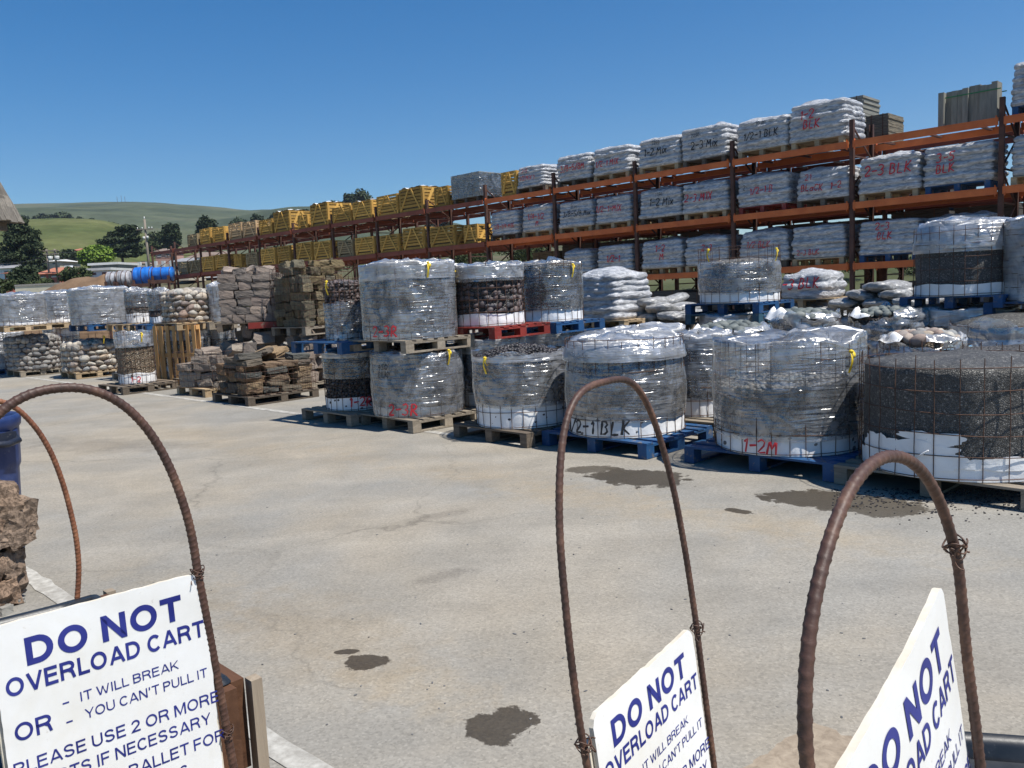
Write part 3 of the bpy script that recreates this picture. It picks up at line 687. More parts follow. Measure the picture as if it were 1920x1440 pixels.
u4 = up((283, 322, 606, 545), 17.6, 'dark gravel bundle beside the upper cage of tan cobbles', 'dark gravel bundle beside cobbles', 'blue', fill='gr_dark', fillh=.9, film='film_clear', fz=(.4, 1.0), liner=.2)
u6 = up((394, 437, 602, 535), 16.6, 'grey flat-wrapped bundle between the tan cobbles and the block stack', 'flat-wrapped grey bundle', 'grey', fill='gr_grey', film='film_heavy', liner=.1)
# bundles underneath that carry the upper tier
def under(uu, short, pal, label, **k):
    xy, r, z, h = uu; hh = z - PAL_H - ZP - .01
    if hh > .3: cage(xy, ZP, r * rng.uniform(.95, 1.02), hh, label, short=short, pal=pal, group=GC, heap=0.0, cap=0.01, **k)
under(u9, 'shaded bundle behind the 1-2R bundle', 'grey', 'shaded gravel bundle under the upper dark pebbles') if abs(u9[0][1] - l9[0][1]) > 1.0 else None
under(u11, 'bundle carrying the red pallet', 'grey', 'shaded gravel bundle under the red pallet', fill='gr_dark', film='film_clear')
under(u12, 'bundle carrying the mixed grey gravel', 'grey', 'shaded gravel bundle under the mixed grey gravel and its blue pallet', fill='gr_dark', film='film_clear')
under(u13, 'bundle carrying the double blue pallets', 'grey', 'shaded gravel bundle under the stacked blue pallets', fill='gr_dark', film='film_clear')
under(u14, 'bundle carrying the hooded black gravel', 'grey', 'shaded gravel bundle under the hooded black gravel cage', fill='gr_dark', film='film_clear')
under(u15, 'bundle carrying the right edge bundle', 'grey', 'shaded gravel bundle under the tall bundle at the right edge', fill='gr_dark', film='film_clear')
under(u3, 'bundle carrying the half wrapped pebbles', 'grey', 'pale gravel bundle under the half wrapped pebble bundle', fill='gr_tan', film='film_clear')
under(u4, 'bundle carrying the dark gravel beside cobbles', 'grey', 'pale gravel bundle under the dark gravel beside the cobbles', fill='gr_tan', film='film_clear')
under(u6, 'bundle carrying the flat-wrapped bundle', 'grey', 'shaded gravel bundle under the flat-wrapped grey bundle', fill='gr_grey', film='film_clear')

# ------------------------------------------------------------------ loose stones: prototypes and piles
def stone_proto(kind, k):
    if kind == 'cobble':
        V, Fc = ICO3; a = rng.uniform(.75, 1.0), rng.uniform(.58, .82)
        V = V * np.array([1.0, a[0], a[1]]); V = V * (1 + .10 * fbm(V * 1.3, 300 + k)[:, None])
    else:
        bm = bmesh.new(); bmesh.ops.create_cube(bm, size=2); bmesh.ops.subdivide_edges(bm, edges=bm.edges[:], cuts=5, use_grid_fill=True)
        V = np.array([v.co[:] for v in bm.verts]); Fc = [[v.index for v in f.verts] for f in bm.faces]; bm.free()
        nn = V / np.linalg.norm(V, axis=1, keepdims=True); V = V * .86 + nn * .16
        am = .10 if kind == 'block' else .15
        V = V + np.stack([fbm(V * 1.1 + 10 * j, 400 + 7 * k + j) for j in range(3)], 1) * am
        V = V + nn * (np.abs(fbm(V * 3.1, 500 + k)) * am * .55)[:, None]
    return V, Fc
PROTO = {k: [stone_proto(k, i) for i in range(6)] for k in ('cobble', 'block', 'slab')}
MESHES = {}
def stone(kind, mat, p, s, R3, label, name, cat, group):
    k = int(rng.integers(6)); key = (kind, k, mat)
    if key not in MESHES:
        mb = MB(); mb.add(*PROTO[kind][k], 0, kind == 'cobble'); o = mb.build(name, M[mat]); MESHES[key] = o.data
    else: o = link(name, MESHES[key])
    Mx = Matrix(np.array(R3).tolist()).to_4x4() @ Matrix.Diagonal((*s, 1.0)); Mx.translation = [float(t) for t in p]
    o.matrix_world = Mx
    return tag(o, label, cat, group)
GS = 'loose building stones and cobbles stacked in cages'
QUEUE = []
def cobble_cage(xy, z, r, h, label, slabel, mat, size, pal, short, name='cobble_cage', arc_=1.75, toponly=False, film=None, heap=.12, liner=0, wirez=1.15, fz=(.5, 1.05), ribs=(), side=True, topf=1.0, marks=()):
    root = thing(name, label, 'cobble cage', (xy[0], xy[1], z), facing(*xy), GC)
    mb = MB(); core(mb, r - size * .32, h - size * .3, heap * .8, seedc[0]); o = mb.build('inner_fill', M['gr_dark' if mat != 'cobble_tan' else 'gr_tan'], root); o['kind'] = 'stuff'
    seedc[0] += 5
    mb = MB(); wires(mb, r * 1.02, h * wirez, 24, .12, .0028); mb.build('wire_mesh', M['wire'], root)
    if film:
        mb = MB(); film_shell(mb, r * 1.04, h * fz[0], h * fz[1], seedc[0], 0, 0, .01, .10, facet=False, amp=.03); mb.build('torn_film', M[film], root)
        for (ta, tb, mt_) in ((-1.9, -.5, 'liner'), (.1, 1.6, 'film_crumple'), (2.2, 3.9, 'film_crumple')):
            tt = np.linspace(ta, tb, 60); A = []
            for k_, f_ in enumerate(np.linspace(0, 1, 8)):
                nz_ = fbm(np.stack([tt * 1.5, 0 * tt + f_ * 1.4, 0 * tt + seedc[0]], 1), 17)
                A.append(cyl(tt, h * .98 + .085 * math.sin(f_ * 2.6) * (1 + .9 * nz_) - f_ * .03 + .012 * np.sin(tt * 9 + f_ * 5), r * (1.05 - .34 * f_ * (1 + .4 * nz_))))
            mb = MB(); mb.grid(np.stack(A)); mb.build('folded_liner', M[mt_], root)
    if liner:
        mb = MB(); th = np.linspace(0, 2 * np.pi, 60, endpoint=False); mb.grid(np.stack([cyl(th, np.full(60, zz), r * 1.012) for zz in (.004, h * liner)]), 0, True, True); mb.build('liner', M['liner'], root)
    for (txt, th, zz, sz_, colr) in marks:
        mb = MB(); paint(mb, txt, sz_, lambda u, v, l, th=th, zz=zz: cyl(th + u / r, zz + v, r * 1.02 + l)); mb.build('marking', M[colr], root)
    for (th, zf) in ribs: mb = MB(); ribbon_mesh(mb, r * 1.04, th, h * zf); mb.build('ribbon_tie', M['ribbon'], root)
    fz_ = facing(*xy); c, s = math.cos(fz_), math.sin(fz_); Rz = np.array([[c, -s, 0], [s, c, 0], [0, 0, 1]])
    def put(p, nrm, flat):
        a, b = rng.uniform(.85, 1.25) * size / 2, rng.uniform(.85, 1.15)
        tl = rng.normal() * .22; sp = rng.uniform(0, 6.28)
        if flat:
            Rm = rotm(rng.normal() * .25, rng.normal() * .25, sp); p = p - nrm * size * .2
        else:
            up_ = np.array([0, 0, 1.0]); t = np.cross(up_, nrm); t /= np.linalg.norm(t)
            Rm = np.stack([t, nrm, np.cross(t, nrm)], 1) @ rotm(rng.normal() * .25, tl, rng.normal() * .4)
        P_ = Rz @ p + np.array([xy[0], xy[1], z]); vis = (1.0 if flat else max(.02, float((Rz @ nrm)[:2] @ -xy) / math.hypot(*xy) + .25))
        QUEUE.append((a * vis / math.hypot(P_[0], P_[1]), mat, P_, (a * 1.1, a * b, a * b * 1.0), Rz @ Rm, slabel))
    if side:
        dz = size * .66; rows = int(h / dz)
        for i in range(rows):
            n = int(2 * arc_ * r / (size * 1.02))
            for j in range(n):
                th = -arc_ + 2 * arc_ * (j + .5 * (i % 2) + rng.uniform(-.2, .2)) / n
                put(cyl(np.array(th), np.array((i + .5) * dz), r - size * .46), cyl(np.array(th), np.array(0.), 1.0), False)
    n = int(math.pi * r * r / (size * size * .72) * topf)
    for k in range(n):
        a = k * 2.39996; rr = (r - size * .4) * math.sqrt((k + .5) / n)
        put(np.array([rr * math.sin(a), -rr * math.cos(a), h + heap * (1 - (rr / r) ** 2)]), np.array([0, 0, 1.0]), True)
    if pal: pallet((xy[0], xy[1], z - PAL_H), pal, f'{PALWORD[pal]} pallet under the {short}', YAW + rng.normal() * .03)
f1 = solve(18, 117, 694, 634, ZP); cobble_cage(f1[0], ZP, f1[1] * .95, f1[2], 'wire cage of pale grey river cobbles, leftmost on the ground', 'pale grey river cobble in the leftmost ground cage', 'cobble_grey', .17, 'grey', 'leftmost cage of grey cobbles', wirez=1.3, heap=.06)
f2 = solve(120, 224, 697, 645, ZP); cobble_cage(f2[0], ZP, f2[1] * .95, f2[2], 'wire cage of tan river cobbles with a yellow tie on the ground', 'tan river cobble in the ground cage with a yellow tie', 'cobble_tan', .19, 'tan', 'cage of tan cobbles on the ground', wirez=1.35, heap=.08, ribs=((.5, 1.25),))
c3 = solve(226, 292, 720, 622, ZP); cage(c3[0], ZP, c3[1], c3[2], 'pebble bundle with tan gravel and a red-stained white liner beside the leaning pallet', fill='gr_tan', fillh=.72, heap=.10, film='film_clear', fz=(.7, 1.0), cap=0, liner=.2, marks=(('1-2', -.1, .04, .10, 'spray_red'),), ribs=((.4, .97),), pal='dark', short='tan gravel bundle beside the leaning pallet', group=GC, wirez=1.0)
u5 = solve_at(309, 405, 604, 549, 16.4); cobble_cage(u5[0], u5[2], u5[1], u5[3], 'upper tier cage of tan and grey river cobbles', 'tan or grey river cobble in the upper tier cage', 'cobble_tan', .165, 'tan', 'upper cage of tan cobbles', heap=.08, wirez=1.02)
under((u5[0], u5[1], u5[2], u5[3]), 'bundle carrying the upper tan cobbles', 'grey', 'shaded gravel bundle under the upper cage of tan cobbles', fill='gr_tan', film='film_clear')
for uu, lb in ((u1, 'second upper bundle'),): under(uu, 'shaded bundle carrying the ' + lb, 'grey', 'shaded gravel bundle under the ' + lb, fill='gr_grey', film='film_clear')
for (x, dep, ht, lab, sl, sh) in (
    ((1300, 1440, 700, 622), 9.3, .0, 'torn-topped cage of green-grey cobbles behind the half full wire cage', 'green-grey cobble in the torn-topped cage behind the half full wire cage', 'green-grey cobbles behind the half full cage'),
    ((1440, 1570, 690, 596), 10.2, .0, 'cage heaped with green-grey cobbles in front of the wrapped sacks', 'green-grey cobble heaped in front of the wrapped sack pile', 'heaped green-grey cobbles'),
    ((1600, 1735, 690, 592), 10.0, .0, 'film-topped cage of green-grey cobbles below the hooded gravel', 'green-grey cobble in the film-topped cage below the hooded gravel', 'film-topped green-grey cobbles'),
    ((1655, 1800, 740, 640), 8.4, .0, 'cage of mixed cobbles under crumpled film behind the black gravel cage', 'mixed cobble under crumpled film behind the black gravel cage', 'mixed cobbles under crumpled film')):
    xy, r, z, h = solve_at(*x, dep); hh = z + h - ZP
    cobble_cage(xy, ZP, r, hh, lab, sl, 'cobble_green' if 'green' in lab else 'cobble_tan', .13, 'grey', sh, toponly=True, film='film_crumple', side=False, heap=.09, wirez=1.0, topf=.9, fz=(.45, .98))

QUEUE.sort(key=lambda q: -q[0])
for q in QUEUE[:290]: stone('cobble', q[1], q[2], q[3], q[4], q[5], 'cobble', 'stone', GS)
mb = MB(); cm_ = ['cobble_grey', 'cobble_tan', 'cobble_green']
for q in QUEUE[290:]:
    V_, F_ = PROTO['cobble'][int(rng.integers(6))]; mb.add((V_ * np.array(q[3])) @ np.array(q[4]).T + q[2], F_, cm_.index(q[1]), True)
tag(mb.build('cobbles', [M[c] for c in cm_]), 'remaining river cobbles round the backs of the cobble cages', 'cobbles', None, 'stuff')

# --- block stacks and flagstone baskets
def block_pile(cx, cy, z, wx, wy, h, courses, bw, label, kind, mat, name, cat, yaw, top=1.0, rag=.0, irregular=.12, front_only=True):
    c, s = math.cos(yaw), math.sin(yaw); Rz = np.array([[c, -s, 0], [s, c, 0], [0, 0, 1]]); ch = h / courses
    for i in range(courses):
        zz = (i + .5) * ch
        for side in range(4):
            L = wx if side in (0, 2) else wy; Wd = wy if side in (0, 2) else wx
            if front_only and side == 2 and i < courses - 1: continue
            x = -L / 2
            while x < L / 2 - bw * .35:
                bl = min(bw * rng.uniform(.7, 1.35), L / 2 - x); 
                if i == courses - 1 and rng.random() > top: x += bl; continue
                px = x + bl / 2; dp = bw * rng.uniform(.75, 1.0)
                py = -Wd / 2 + dp / 2
                q = np.array([px, py, 0]); a = side * math.pi / 2; ca, sa = math.cos(a), math.sin(a); Rs = np.array([[ca, -sa, 0], [sa, ca, 0], [0, 0, 1]])
                if side in (1, 3) and (px < -L / 2 + bw * .8 or px > L / 2 - bw * .8) : x += bl; continue
                p = Rz @ (Rs @ q + np.array([0, 0, zz])) + np.array([cx, cy, z])
                Rm = Rz @ Rs @ rotm(rng.normal() * irregular * .5, rng.normal() * irregular * .6, rng.normal() * irregular)
                stone(kind, mat, p + rng.normal(size=3) * rag, (bl * .485, dp * .5, ch * rng.uniform(.46, .52)), Rm, label, name, cat, GS); x += bl
    for k in range(int(wx * wy / (bw * bw) * top * .8)):
        p = Rz @ np.array([rng.uniform(-.5, .5) * (wx - bw), rng.uniform(-.5, .5) * (wy - bw), h + ch * .2]) + np.array([cx, cy, z])
        stone(kind, mat, p, (bw * rng.uniform(.4, .6), bw * rng.uniform(.35, .5), ch * .5), Rz @ rotm(rng.normal() * .3, rng.normal() * .3, rng.uniform(0, 6)), label, name, cat, GS)
def wire_basket(cx, cy, z, wx, wy, h, label, yaw, step=.1, name='wire_basket', rw=.0026):
    mb = MB()
    for side in range(4):
        L, Wd = (wx, wy) if side in (0, 2) else (wy, wx); a = side * math.pi / 2; ca, sa = math.cos(a), math.sin(a); Rs = np.array([[ca, -sa, 0], [sa, ca, 0], [0, 0, 1]])
        for k in range(int(L / step) + 1):
            x = -L / 2 + L * k / int(L / step); mb.tube(np.array([[x, -Wd / 2, 0], [x + rng.normal() * .01, -Wd / 2 + rng.normal() * .008, h * .5], [x, -Wd / 2, h]]) @ Rs.T, rw, 4, 0, True, False, False)
        for k in range(int(h / step) + 1):
            zz = h * k / int(h / step); mb.tube(np.array([[-L / 2, -Wd / 2, zz], [0, -Wd / 2 - .006, zz + rng.normal() * .008], [L / 2, -Wd / 2, zz]]) @ Rs.T, rw, 4, 0, True, False, False)
    o = mb.build(name, M['wire'], None, (cx, cy, z), yaw); return tag(o, label, 'wire basket', 'wire baskets round the building stones')
def at_px(px, py, z): q = G(px, py, z); return q
# grey block stack on the upper tier
DEP = 14.9; q = atY(478, 604, DEP); zb = q[2]; ctr = q[:2] + np.array([-.14, .52]); ytop = atY(478, 512, DEP)[2]
block_pile(ctr[0], ctr[1], zb, 1.06, 1.0, ytop - zb, 6, .27, 'squared grey-brown stone block in the tall stack on the dark pallet', 'block', 'block_grey', 'stone_block', 'stone', rad(8), .9, irregular=.05)
pallet((ctr[0], ctr[1], zb - PAL_H), 'dark', 'dark wooden pallet under the tall stack of squared blocks', rad(8), (1.2, 1.1))
# red board along its front
bd = MB(); e = np.array([math.cos(rad(8)), math.sin(rad(8)), 0]); nv_ = np.array([-math.sin(rad(8)), math.cos(rad(8)), 0])
a0 = np.array([ctr[0], ctr[1], zb - .06]) - nv_ * .565 - e * .05; bd.bar(a0, a0 + e * .62, .022, .11)
tag(bd.build('board', M['pal_red']), 'short red board along the front of the dark pallet under the blocks', 'board')
# darker rubble on the ground under it
block_pile(ctr[0], ctr[1], ZP, 1.05, 1.05, zb - PAL_H - ZP - .02, 4, .28, 'rough grey stone in the shaded stack under the squared blocks', 'slab', 'block_grey', 'rough_stone', 'stone', YAW, .6, .03, .3)
pallet((ctr[0], ctr[1], 0), 'grey', 'weathered grey pallet on the ground under the shaded rough stones')
# ledger stone basket
DEP = 14.4; q = atY(582, 612, DEP); zb8 = q[2]; c8 = q[:2] + np.array([-.05, .55]); yt8 = atY(580, 500, DEP)[2]
block_pile(c8[0], c8[1], zb8, .86, 1.0, yt8 - zb8, 7, .24, 'yellow-brown ledger stone in the tall basket beside the dark pebble bundle', 'slab', 'ledger', 'ledger_stone', 'stone', YAW + rad(5), .8, .01, .15)
wire_basket(c8[0], c8[1], zb8, .94, 1.08, (yt8 - zb8) * 1.0, 'fine wire basket round the tall yellow-brown ledger stones', YAW + rad(5), .09)
pallet((c8[0], c8[1], zb8 - PAL_H), 'grey', 'weathered grey pallet under the basket of yellow-brown ledger stones', YAW + rad(5), (1.0, 1.15))
block_pile(c8[0], c8[1], ZP, .95, 1.0, zb8 - PAL_H - ZP - .02, 4, .28, 'shaded dark stone under the basket of yellow-brown ledger stones', 'slab', 'block_grey', 'rough_stone', 'stone', YAW, .6, .02, .3)
pallet((c8[0], c8[1], 0), 'grey', 'weathered grey pallet on the ground under the shaded dark stones', YAW)
# front flagstone basket
q = G(464, 762); cx, cy = q[:2] + D2 * .50 + np.array([math.cos(YAW), math.sin(YAW)]) * -.0 + np.array([.62, .52]) * 1.0 - D2 * .0
e2 = np.array([math.cos(YAW), math.sin(YAW)]); c6 = q[:2] + D2 * .52 + (-N2) * .60
for_top = atY(500, 668, c6[1] - .4)[2]
block_pile(c6[0], c6[1], ZP, 1.02, 1.12, for_top - ZP, 6, .33, 'brown and orange flagstone in the wire basket at the front of the row', 'block', 'flag', 'flagstone', 'stone', YAW, .55, .012, .09, False)
wire_basket(c6[0], c6[1], ZP, 1.12, 1.2, for_top - ZP - .12, 'fine wire basket round the brown and orange flagstones', YAW, .08)
pallet((c6[0], c6[1], 0), 'dark', 'dark weathered pallet under the brown and orange flagstones', YAW, (1.2, 1.24))
# rubble basket
q = G(380, 746); c5 = q[:2] + D2 * .52 - N2 * .55
t5 = atY(375, 668, c5[1] - .4)[2]
block_pile(c5[0], c5[1], ZP, .92, .92, t5 - ZP, 4, .30, 'pale rubble block in the round basket on the pale pallet', 'block', 'rubble', 'rubble_stone', 'stone', YAW + rad(20), .6, .015, .12, False)
wire_basket(c5[0], c5[1], ZP, 1.0, 1.0, (t5 - ZP) * 1.15, 'fine wire basket round the pale rubble blocks', YAW + rad(20), .1)
pallet((c5[0], c5[1], 0), 'tan', 'pale wooden pallet under the pale rubble blocks', YAW, (1.14, 1.04))
# orange-tan pallet stood on edge
def upright_pallet(a_px, label):
    q = G(*a_px); root = thing('standing_pallet', label, 'pallet', (q[0], q[1], 0), YAW + rad(20))
    d = MB()
    for i in range(7): d.box((.06 + i * .172, -.055, .60), (.085, .02, 1.18))
    d.build('deck', M['pal_new'], root)
    s = MB()
    for zz in (.06, .60, 1.14): s.box((.58, 0, zz), (1.16, .085, .075))
    s.build('stringer', M['pal_new'], root); s = MB()
    for i in range(3): s.box((.06 + i * .52, .055, .60), (.09, .02, 1.18))
    s.build('back_board', M['pal_new'], root); return root
upright_pallet((300, 722), 'orange-tan wooden pallet stood upright beside the rubble blocks')

# ------------------------------------------------------------------ stacks of plastic sacks
def sack_disp(s, z, ch, seed, hh, L):
    """outward bulge of the sack ends at perimeter position s, height z"""
    z = np.clip(z + .026 * vnoise(np.stack([s * 3.1, np.floor(z / ch + .5) * 7.7, 0 * s + seed], 1), 3), 0, hh - 1e-4)
    c = np.floor(z / ch); fz = z / ch - c
    b = .042 * np.abs(np.sin(fz * np.pi)) ** .55
    h1 = np.sin(c * 12.9898 + seed) * 43758.5453; h1 = h1 - np.floor(h1)
    split = (s / L * 4 + h1 * .8 + (c % 2) * .5); fs = split - np.floor(split); gap = -.016 * np.exp(-((fs - .5) / .07) ** 2)
    p = np.stack([s * 5, z * 9, 0 * s + seed], 1)
    return b + gap * 1.3 + .017 * fbm(p, int(seed) % 50, 3) + (h1 - .5) * .045
def perim(wx, wy, n, rc=.07):
    """rounded rectangle starting at the middle of the front side; returns points, normals, arclength"""
    P = []; Nn = []
    hx, hy = wx / 2 - rc, wy / 2 - rc
    segs = [((0, -wy / 2), (hx, -wy / 2), (0, -1)), None, ((wx / 2, -hy), (wx / 2, hy), (1, 0)), None, ((hx, wy / 2), (-hx, wy / 2), (0, 1)), None, ((-wx / 2, hy), (-wx / 2, -hy), (-1, 0)), None, ((-hx, -wy / 2), (0, -wy / 2), (0, -1))]
    cs = [None, (hx, -hy, -90), None, (hx, hy, 0), None, (-hx, hy, 90), None, (-hx, -hy, 180), None]
    for sg, cc in zip(segs, cs):
        if sg:
            k = max(2, int(n * math.dist(sg[0], sg[1]) / (2 * (wx + wy))))
            for i in range(k): t = i / k; P.append((sg[0][0] + (sg[1][0] - sg[0][0]) * t, sg[0][1] + (sg[1][1] - sg[0][1]) * t)); Nn.append(sg[2])
        else:
            for i in range(4): a = rad(cc[2] + 90 * i / 4); P.append((cc[0] + rc * math.cos(a), cc[1] + rc * math.sin(a))); Nn.append((math.cos(a), math.sin(a)))
    P = np.array(P); Nn = np.array(Nn); d = np.linalg.norm(np.roll(P, -1, 0) - P, axis=1); s = np.r_[0, np.cumsum(d)[:-1]]
    return P, Nn, s, d.sum()
ssd = [0]
def sack_stack(loc, rz, wx, wy, h, courses, label, marks=(), name='sack_stack', cat='sack stack', group='shrink-wrapped sack loads on the rack', bowl=.05, lean=0.0, mat='sack'):
    ssd[0] += 7; seed = ssd[0] * 1.37; courses = max(3, round(courses * .84)); ch = h / courses
    P, Nn, s, L = perim(wx, wy, 92); nz = courses * 6; rows = []
    for i in range(nz + 1):
        z = h * i / nz; d = sack_disp(s, np.full(len(s), min(z, h - 1e-4)), ch, seed, h, L); t = i / nz
        sh = 1 - bowl * t ** 3
        q = P * sh + Nn * d[:, None]; rows.append(np.stack([q[:, 0] + lean * t, q[:, 1], np.full(len(s), z)], 1))
    top = rows[-1].copy()
    for j in range(1, 7):
        f = 1 - j / 6 * .99; p = top.copy(); p[:, :2] *= f
        p[:, 2] += .06 * math.sin(j / 6 * math.pi / 2) + .05 * fbm(np.stack([p[:, 0] * 3.2, p[:, 1] * 3.2, 0 * s + seed], 1), 3) * (1 if j > 1 else .5); rows.append(p)
    mb = MB(); mb.grid(np.stack(rows), 0, True, True); mb.add(rows[0], [tuple(range(len(s)))[::-1]])
    o = mb.build(name, M[mat], None, loc, rz); tag(o, label, cat, group)
    for (txt, side, u0, v0, size, colr) in marks:
        m2 = MB()
        def fn(u, v, l):
            v = np.clip(v, .01, h - .01); t = v / h; sh = 1 - bowl * t ** 3
            if side == 'f': su = np.mod(u, L); x = u * 1.0; v = np.broadcast_to(v, np.shape(su)); dd = sack_disp(su, v, ch, seed, h, L); return np.stack([x + lean * t, -(wy / 2 * sh + np.maximum(dd, .046) + l + .006), v], 1)
            su = np.mod(wx / 2 + wy / 2 + u, L); dd = sack_disp(su, v, ch, seed, h, L); return np.stack([wx / 2 * sh + np.maximum(dd, .046) + l + .006 + lean * t, u, v], 1)
        paint(m2, txt, size, fn, size * .13, (u0, v0), rng.normal() * .03); m2.build('marking', M[colr], o)
    return o

# ------------------------------------------------------------------ pallet racks
RO = np.array([7.218, 17.472, 0.0]); RX = np.array([math.cos(YAW), math.sin(YAW), 0]); RY = np.array([-math.sin(YAW), math.cos(YAW), 0])
ZB = [1.702, 2.948, 4.193]; BAY = 2.75; RD = 1.07; BH = .135
def rk(x, y, z): return RO + RX * x + RY * y + np.array([0, 0, z])
def rack(i0, i1, y0, label, cols, top_extra, levels, rows_=2, name='pallet_rack', skip=()):
    root = thing(name, label, 'pallet rack', rk(0, y0, 0), YAW)
    for i in range(i0, i1 + 1):
        x = -BAY * (i - 1); H = ZB[2] + top_extra * (1 if i % 3 else .85)
        for y in (0, RD):
            mb = MB(); a = .045
            mb.box((x, y, H / 2), (.085, .012, H)); mb.box((x - .0385, y + .041 * (1 if y == 0 else -1), H / 2), (.008, .07, H)); mb.box((x + .0385, y + .041 * (1 if y == 0 else -1), H / 2), (.008, .07, H))
            mb.box((x, y, .008), (.14, .12, .016)); mb.build('upright', M['rack_post'], root)
        mb = MB(); z = .25; k = 0
        while z < H - .5:
            mb.bar((x, .09, z), (x, RD - .09, z), .03, .03); mb.bar((x, .09 if k % 2 else RD - .09, z + .03), (x, RD - .09 if k % 2 else .09, z + .58), .028, .028, 0, (1, 0, 0)); z += .62; k += 1
        mb.build('frame_brace', M['rack_post'], root)
    for i in range(i0, i1):
        for li, z in enumerate(levels):
            if (i, li) in skip: continue
            for y in (-.035, RD + .035):
                mb = MB(); xa, xb = -BAY * (i - 1) - .048, -BAY * i + .048
                mb.box(((xa + xb) / 2, y, z), (abs(xa - xb), .05, BH)); mb.box(((xa + xb) / 2, y - .0265 * (1 if y < .5 else -1), z + .028), (abs(xa - xb), .003, .03))
                for xx in (xa - .03, xb + .03): mb.box((xx + (.0 if xx < xa else .0), y - .004 * (1 if y < .5 else -1), z), (.012, .062, BH + .07))
                mb.build('beam', M[cols], root)
            mb = MB()
            for k in range(3):
                xx = -BAY * (i - 1) - BAY * (k + .5) / 3; mb.box((xx, RD / 2, z + .02), (.06, RD + .0, .03))
            mb.build('cross_bar', M['rack_post'], root)
    return root
rack(-2, 5, 0, 'tall orange-beamed pallet rack loaded with pale sacks', 'rack_orange', .50, ZB)
rack(6, 14, 0, 'long dark red pallet rack loaded with yellow wooden crates', 'rack_rust', .42, ZB, name='pallet_rack')
lk = thing('rack_link', 'single rust-red rack bay joining the orange rack and the dark red rack', 'rack bay', rk(-BAY * 4, 0, 0), YAW)
for li, z in enumerate(ZB):
    for y in (-.035, RD + .035): mb = MB(); mb.box((-BAY / 2, y, z), (BAY - .1, .05, BH)); mb.build('beam', M['rack_rust'], lk)
rack(-2, 13, 1.75, 'second dark pallet rack standing behind the front racks', 'rack_rust', .3, ZB)

def bx(i, k, off=0.0): return -BAY * (i - 1) - BAY * (.27 if k == 0 else .735) + off
PH = .135
def rack_pallet(x, z, kind, label, y=.52): 
    return pallet(rk(x, y, z), kind, label, YAW, (1.14, 1.02), 'pallets on the rack shelves')
SPR, SPB = 'spray_red', 'spray_black'
ORD = ['lower', 'middle', 'top']
def rack_sacks(i, k, lev, txts, w_=1.13, h=.80, courses=7, pal='tan', off=0.0, label='', y=.52, end=(), bowl=.05, wy=.98):
    x = bx(i, k, off); z = ZB[lev] + BH / 2 + .004; rack_pallet(x, z, pal, pal + ' pallet under ' + label.replace('middle shelf ', 'mid-shelf ').replace('sack load sprayed', 'sacks').replace('sack load with', 'sacks with').replace(' behind the two yellow ties', '').replace(' behind the rack post', ''), y)
    h *= .84; marks = [(t, 'f', u, v * .84, s * .92, c) for (t, u, v, s, c) in txts] + [(t, 'e', u, v * .84, s * .92, c) for (t, u, v, s, c) in end]
    return sack_stack(rk(x, y, z + PAL_H), YAW, w_, wy, h, courses, label, marks, bowl=bowl)
# top shelf
rack_sacks(4, 0, 2, [('1/2 MIX 1', -.1, .25, .13, SPR), ('3-5', -.2, .5, .12, SPR)], .98, .70, 7, 'dark', -.12, 'leftmost sack load on the top shelf, banded with red sacks')
rack_sacks(3, 1, 2, [('3/8-5/8M', 0, .30, .17, SPR)], 1.12, .78, 7, 'dark', 0, 'top shelf sack load sprayed 3/8-5/8M in red')
rack_sacks(3, 0, 2, [('1/2-1 MIX', -.1, .25, .16, SPR)], 1.12, .80, 7, 'tan', 0, 'top shelf sack load sprayed 1/2-1 MIX in red')
rack_sacks(2, 1, 2, [('1-2 Mix', -.05, .33, .19, SPB), ('2250', -.05, .62, .09, SPB)], 1.16, .80, 7, 'tan', 0, 'top shelf sack load sprayed 1-2 Mix in black')
rack_sacks(2, 0, 2, [('2-3 Mix', .05, .28, .19, SPB), ('2250', -.2, .62, .09, SPB)], 1.18, .86, 7, 'dark', 0, 'top shelf sack load sprayed 2-3 Mix in black')
rack_sacks(1, 1, 2, [('1/2-1 BLK', .0, .28, .17, SPB), ('20 00', .0, .62, .08, SPB)], 1.18, .78, 7, 'tan', 0, 'top shelf sack load sprayed 1/2-1 BLK in black')
rack_sacks(1, 0, 2, [('1-2', -.2, .55, .20, SPR), ('BLK', -.1, .30, .19, SPR)], 1.20, .92, 8, 'tan', 0, 'top shelf sack load sprayed 1-2 BLK in red', end=[('1-2', .15, .4, .16, SPB)])
rack_sacks(-1, 1, 2, [('1/2', 0, .5, .2, SPR)], 1.12, .90, 8, 'blue', .0, 'top shelf sack load at the right edge with red spray')
# middle shelf
rack_sacks(4, 1, 1, [('1/8-1/4 MIX', .05, .22, .14, SPR)], 1.08, .80, 7, 'dark', 0, 'middle shelf sack load sprayed 1/8-1/4 MIX in red')
rack_sacks(4, 0, 1, [('1/4-1/2', .0, .40, .17, SPR), ('M', .05, .17, .16, SPR)], 1.10, .83, 7, 'tan', .05, 'middle shelf sack load sprayed 1/4-1/2 M in red')
rack_sacks(3, 1, 1, [('3/8-5/8 Mix', .1, .33, .16, SPB), ('20 00', 0, .58, .08, SPB)], 1.14, .80, 7, 'tan', 0, 'middle shelf sack load sprayed 3/8-5/8 Mix in black')
rack_sacks(3, 0, 1, [('1/2-1-MIX', -.1, .35, .17, SPR)], 1.12, .78, 7, 'tan', 0, 'middle shelf sack load sprayed 1/2-1-MIX in red')
rack_sacks(2, 1, 1, [('1-2 Mix', .08, .33, .20, SPB), ('2250', 0, .62, .08, SPB)], 1.18, .80, 7, 'dark', 0, 'middle shelf sack load sprayed 1-2 Mix in black')
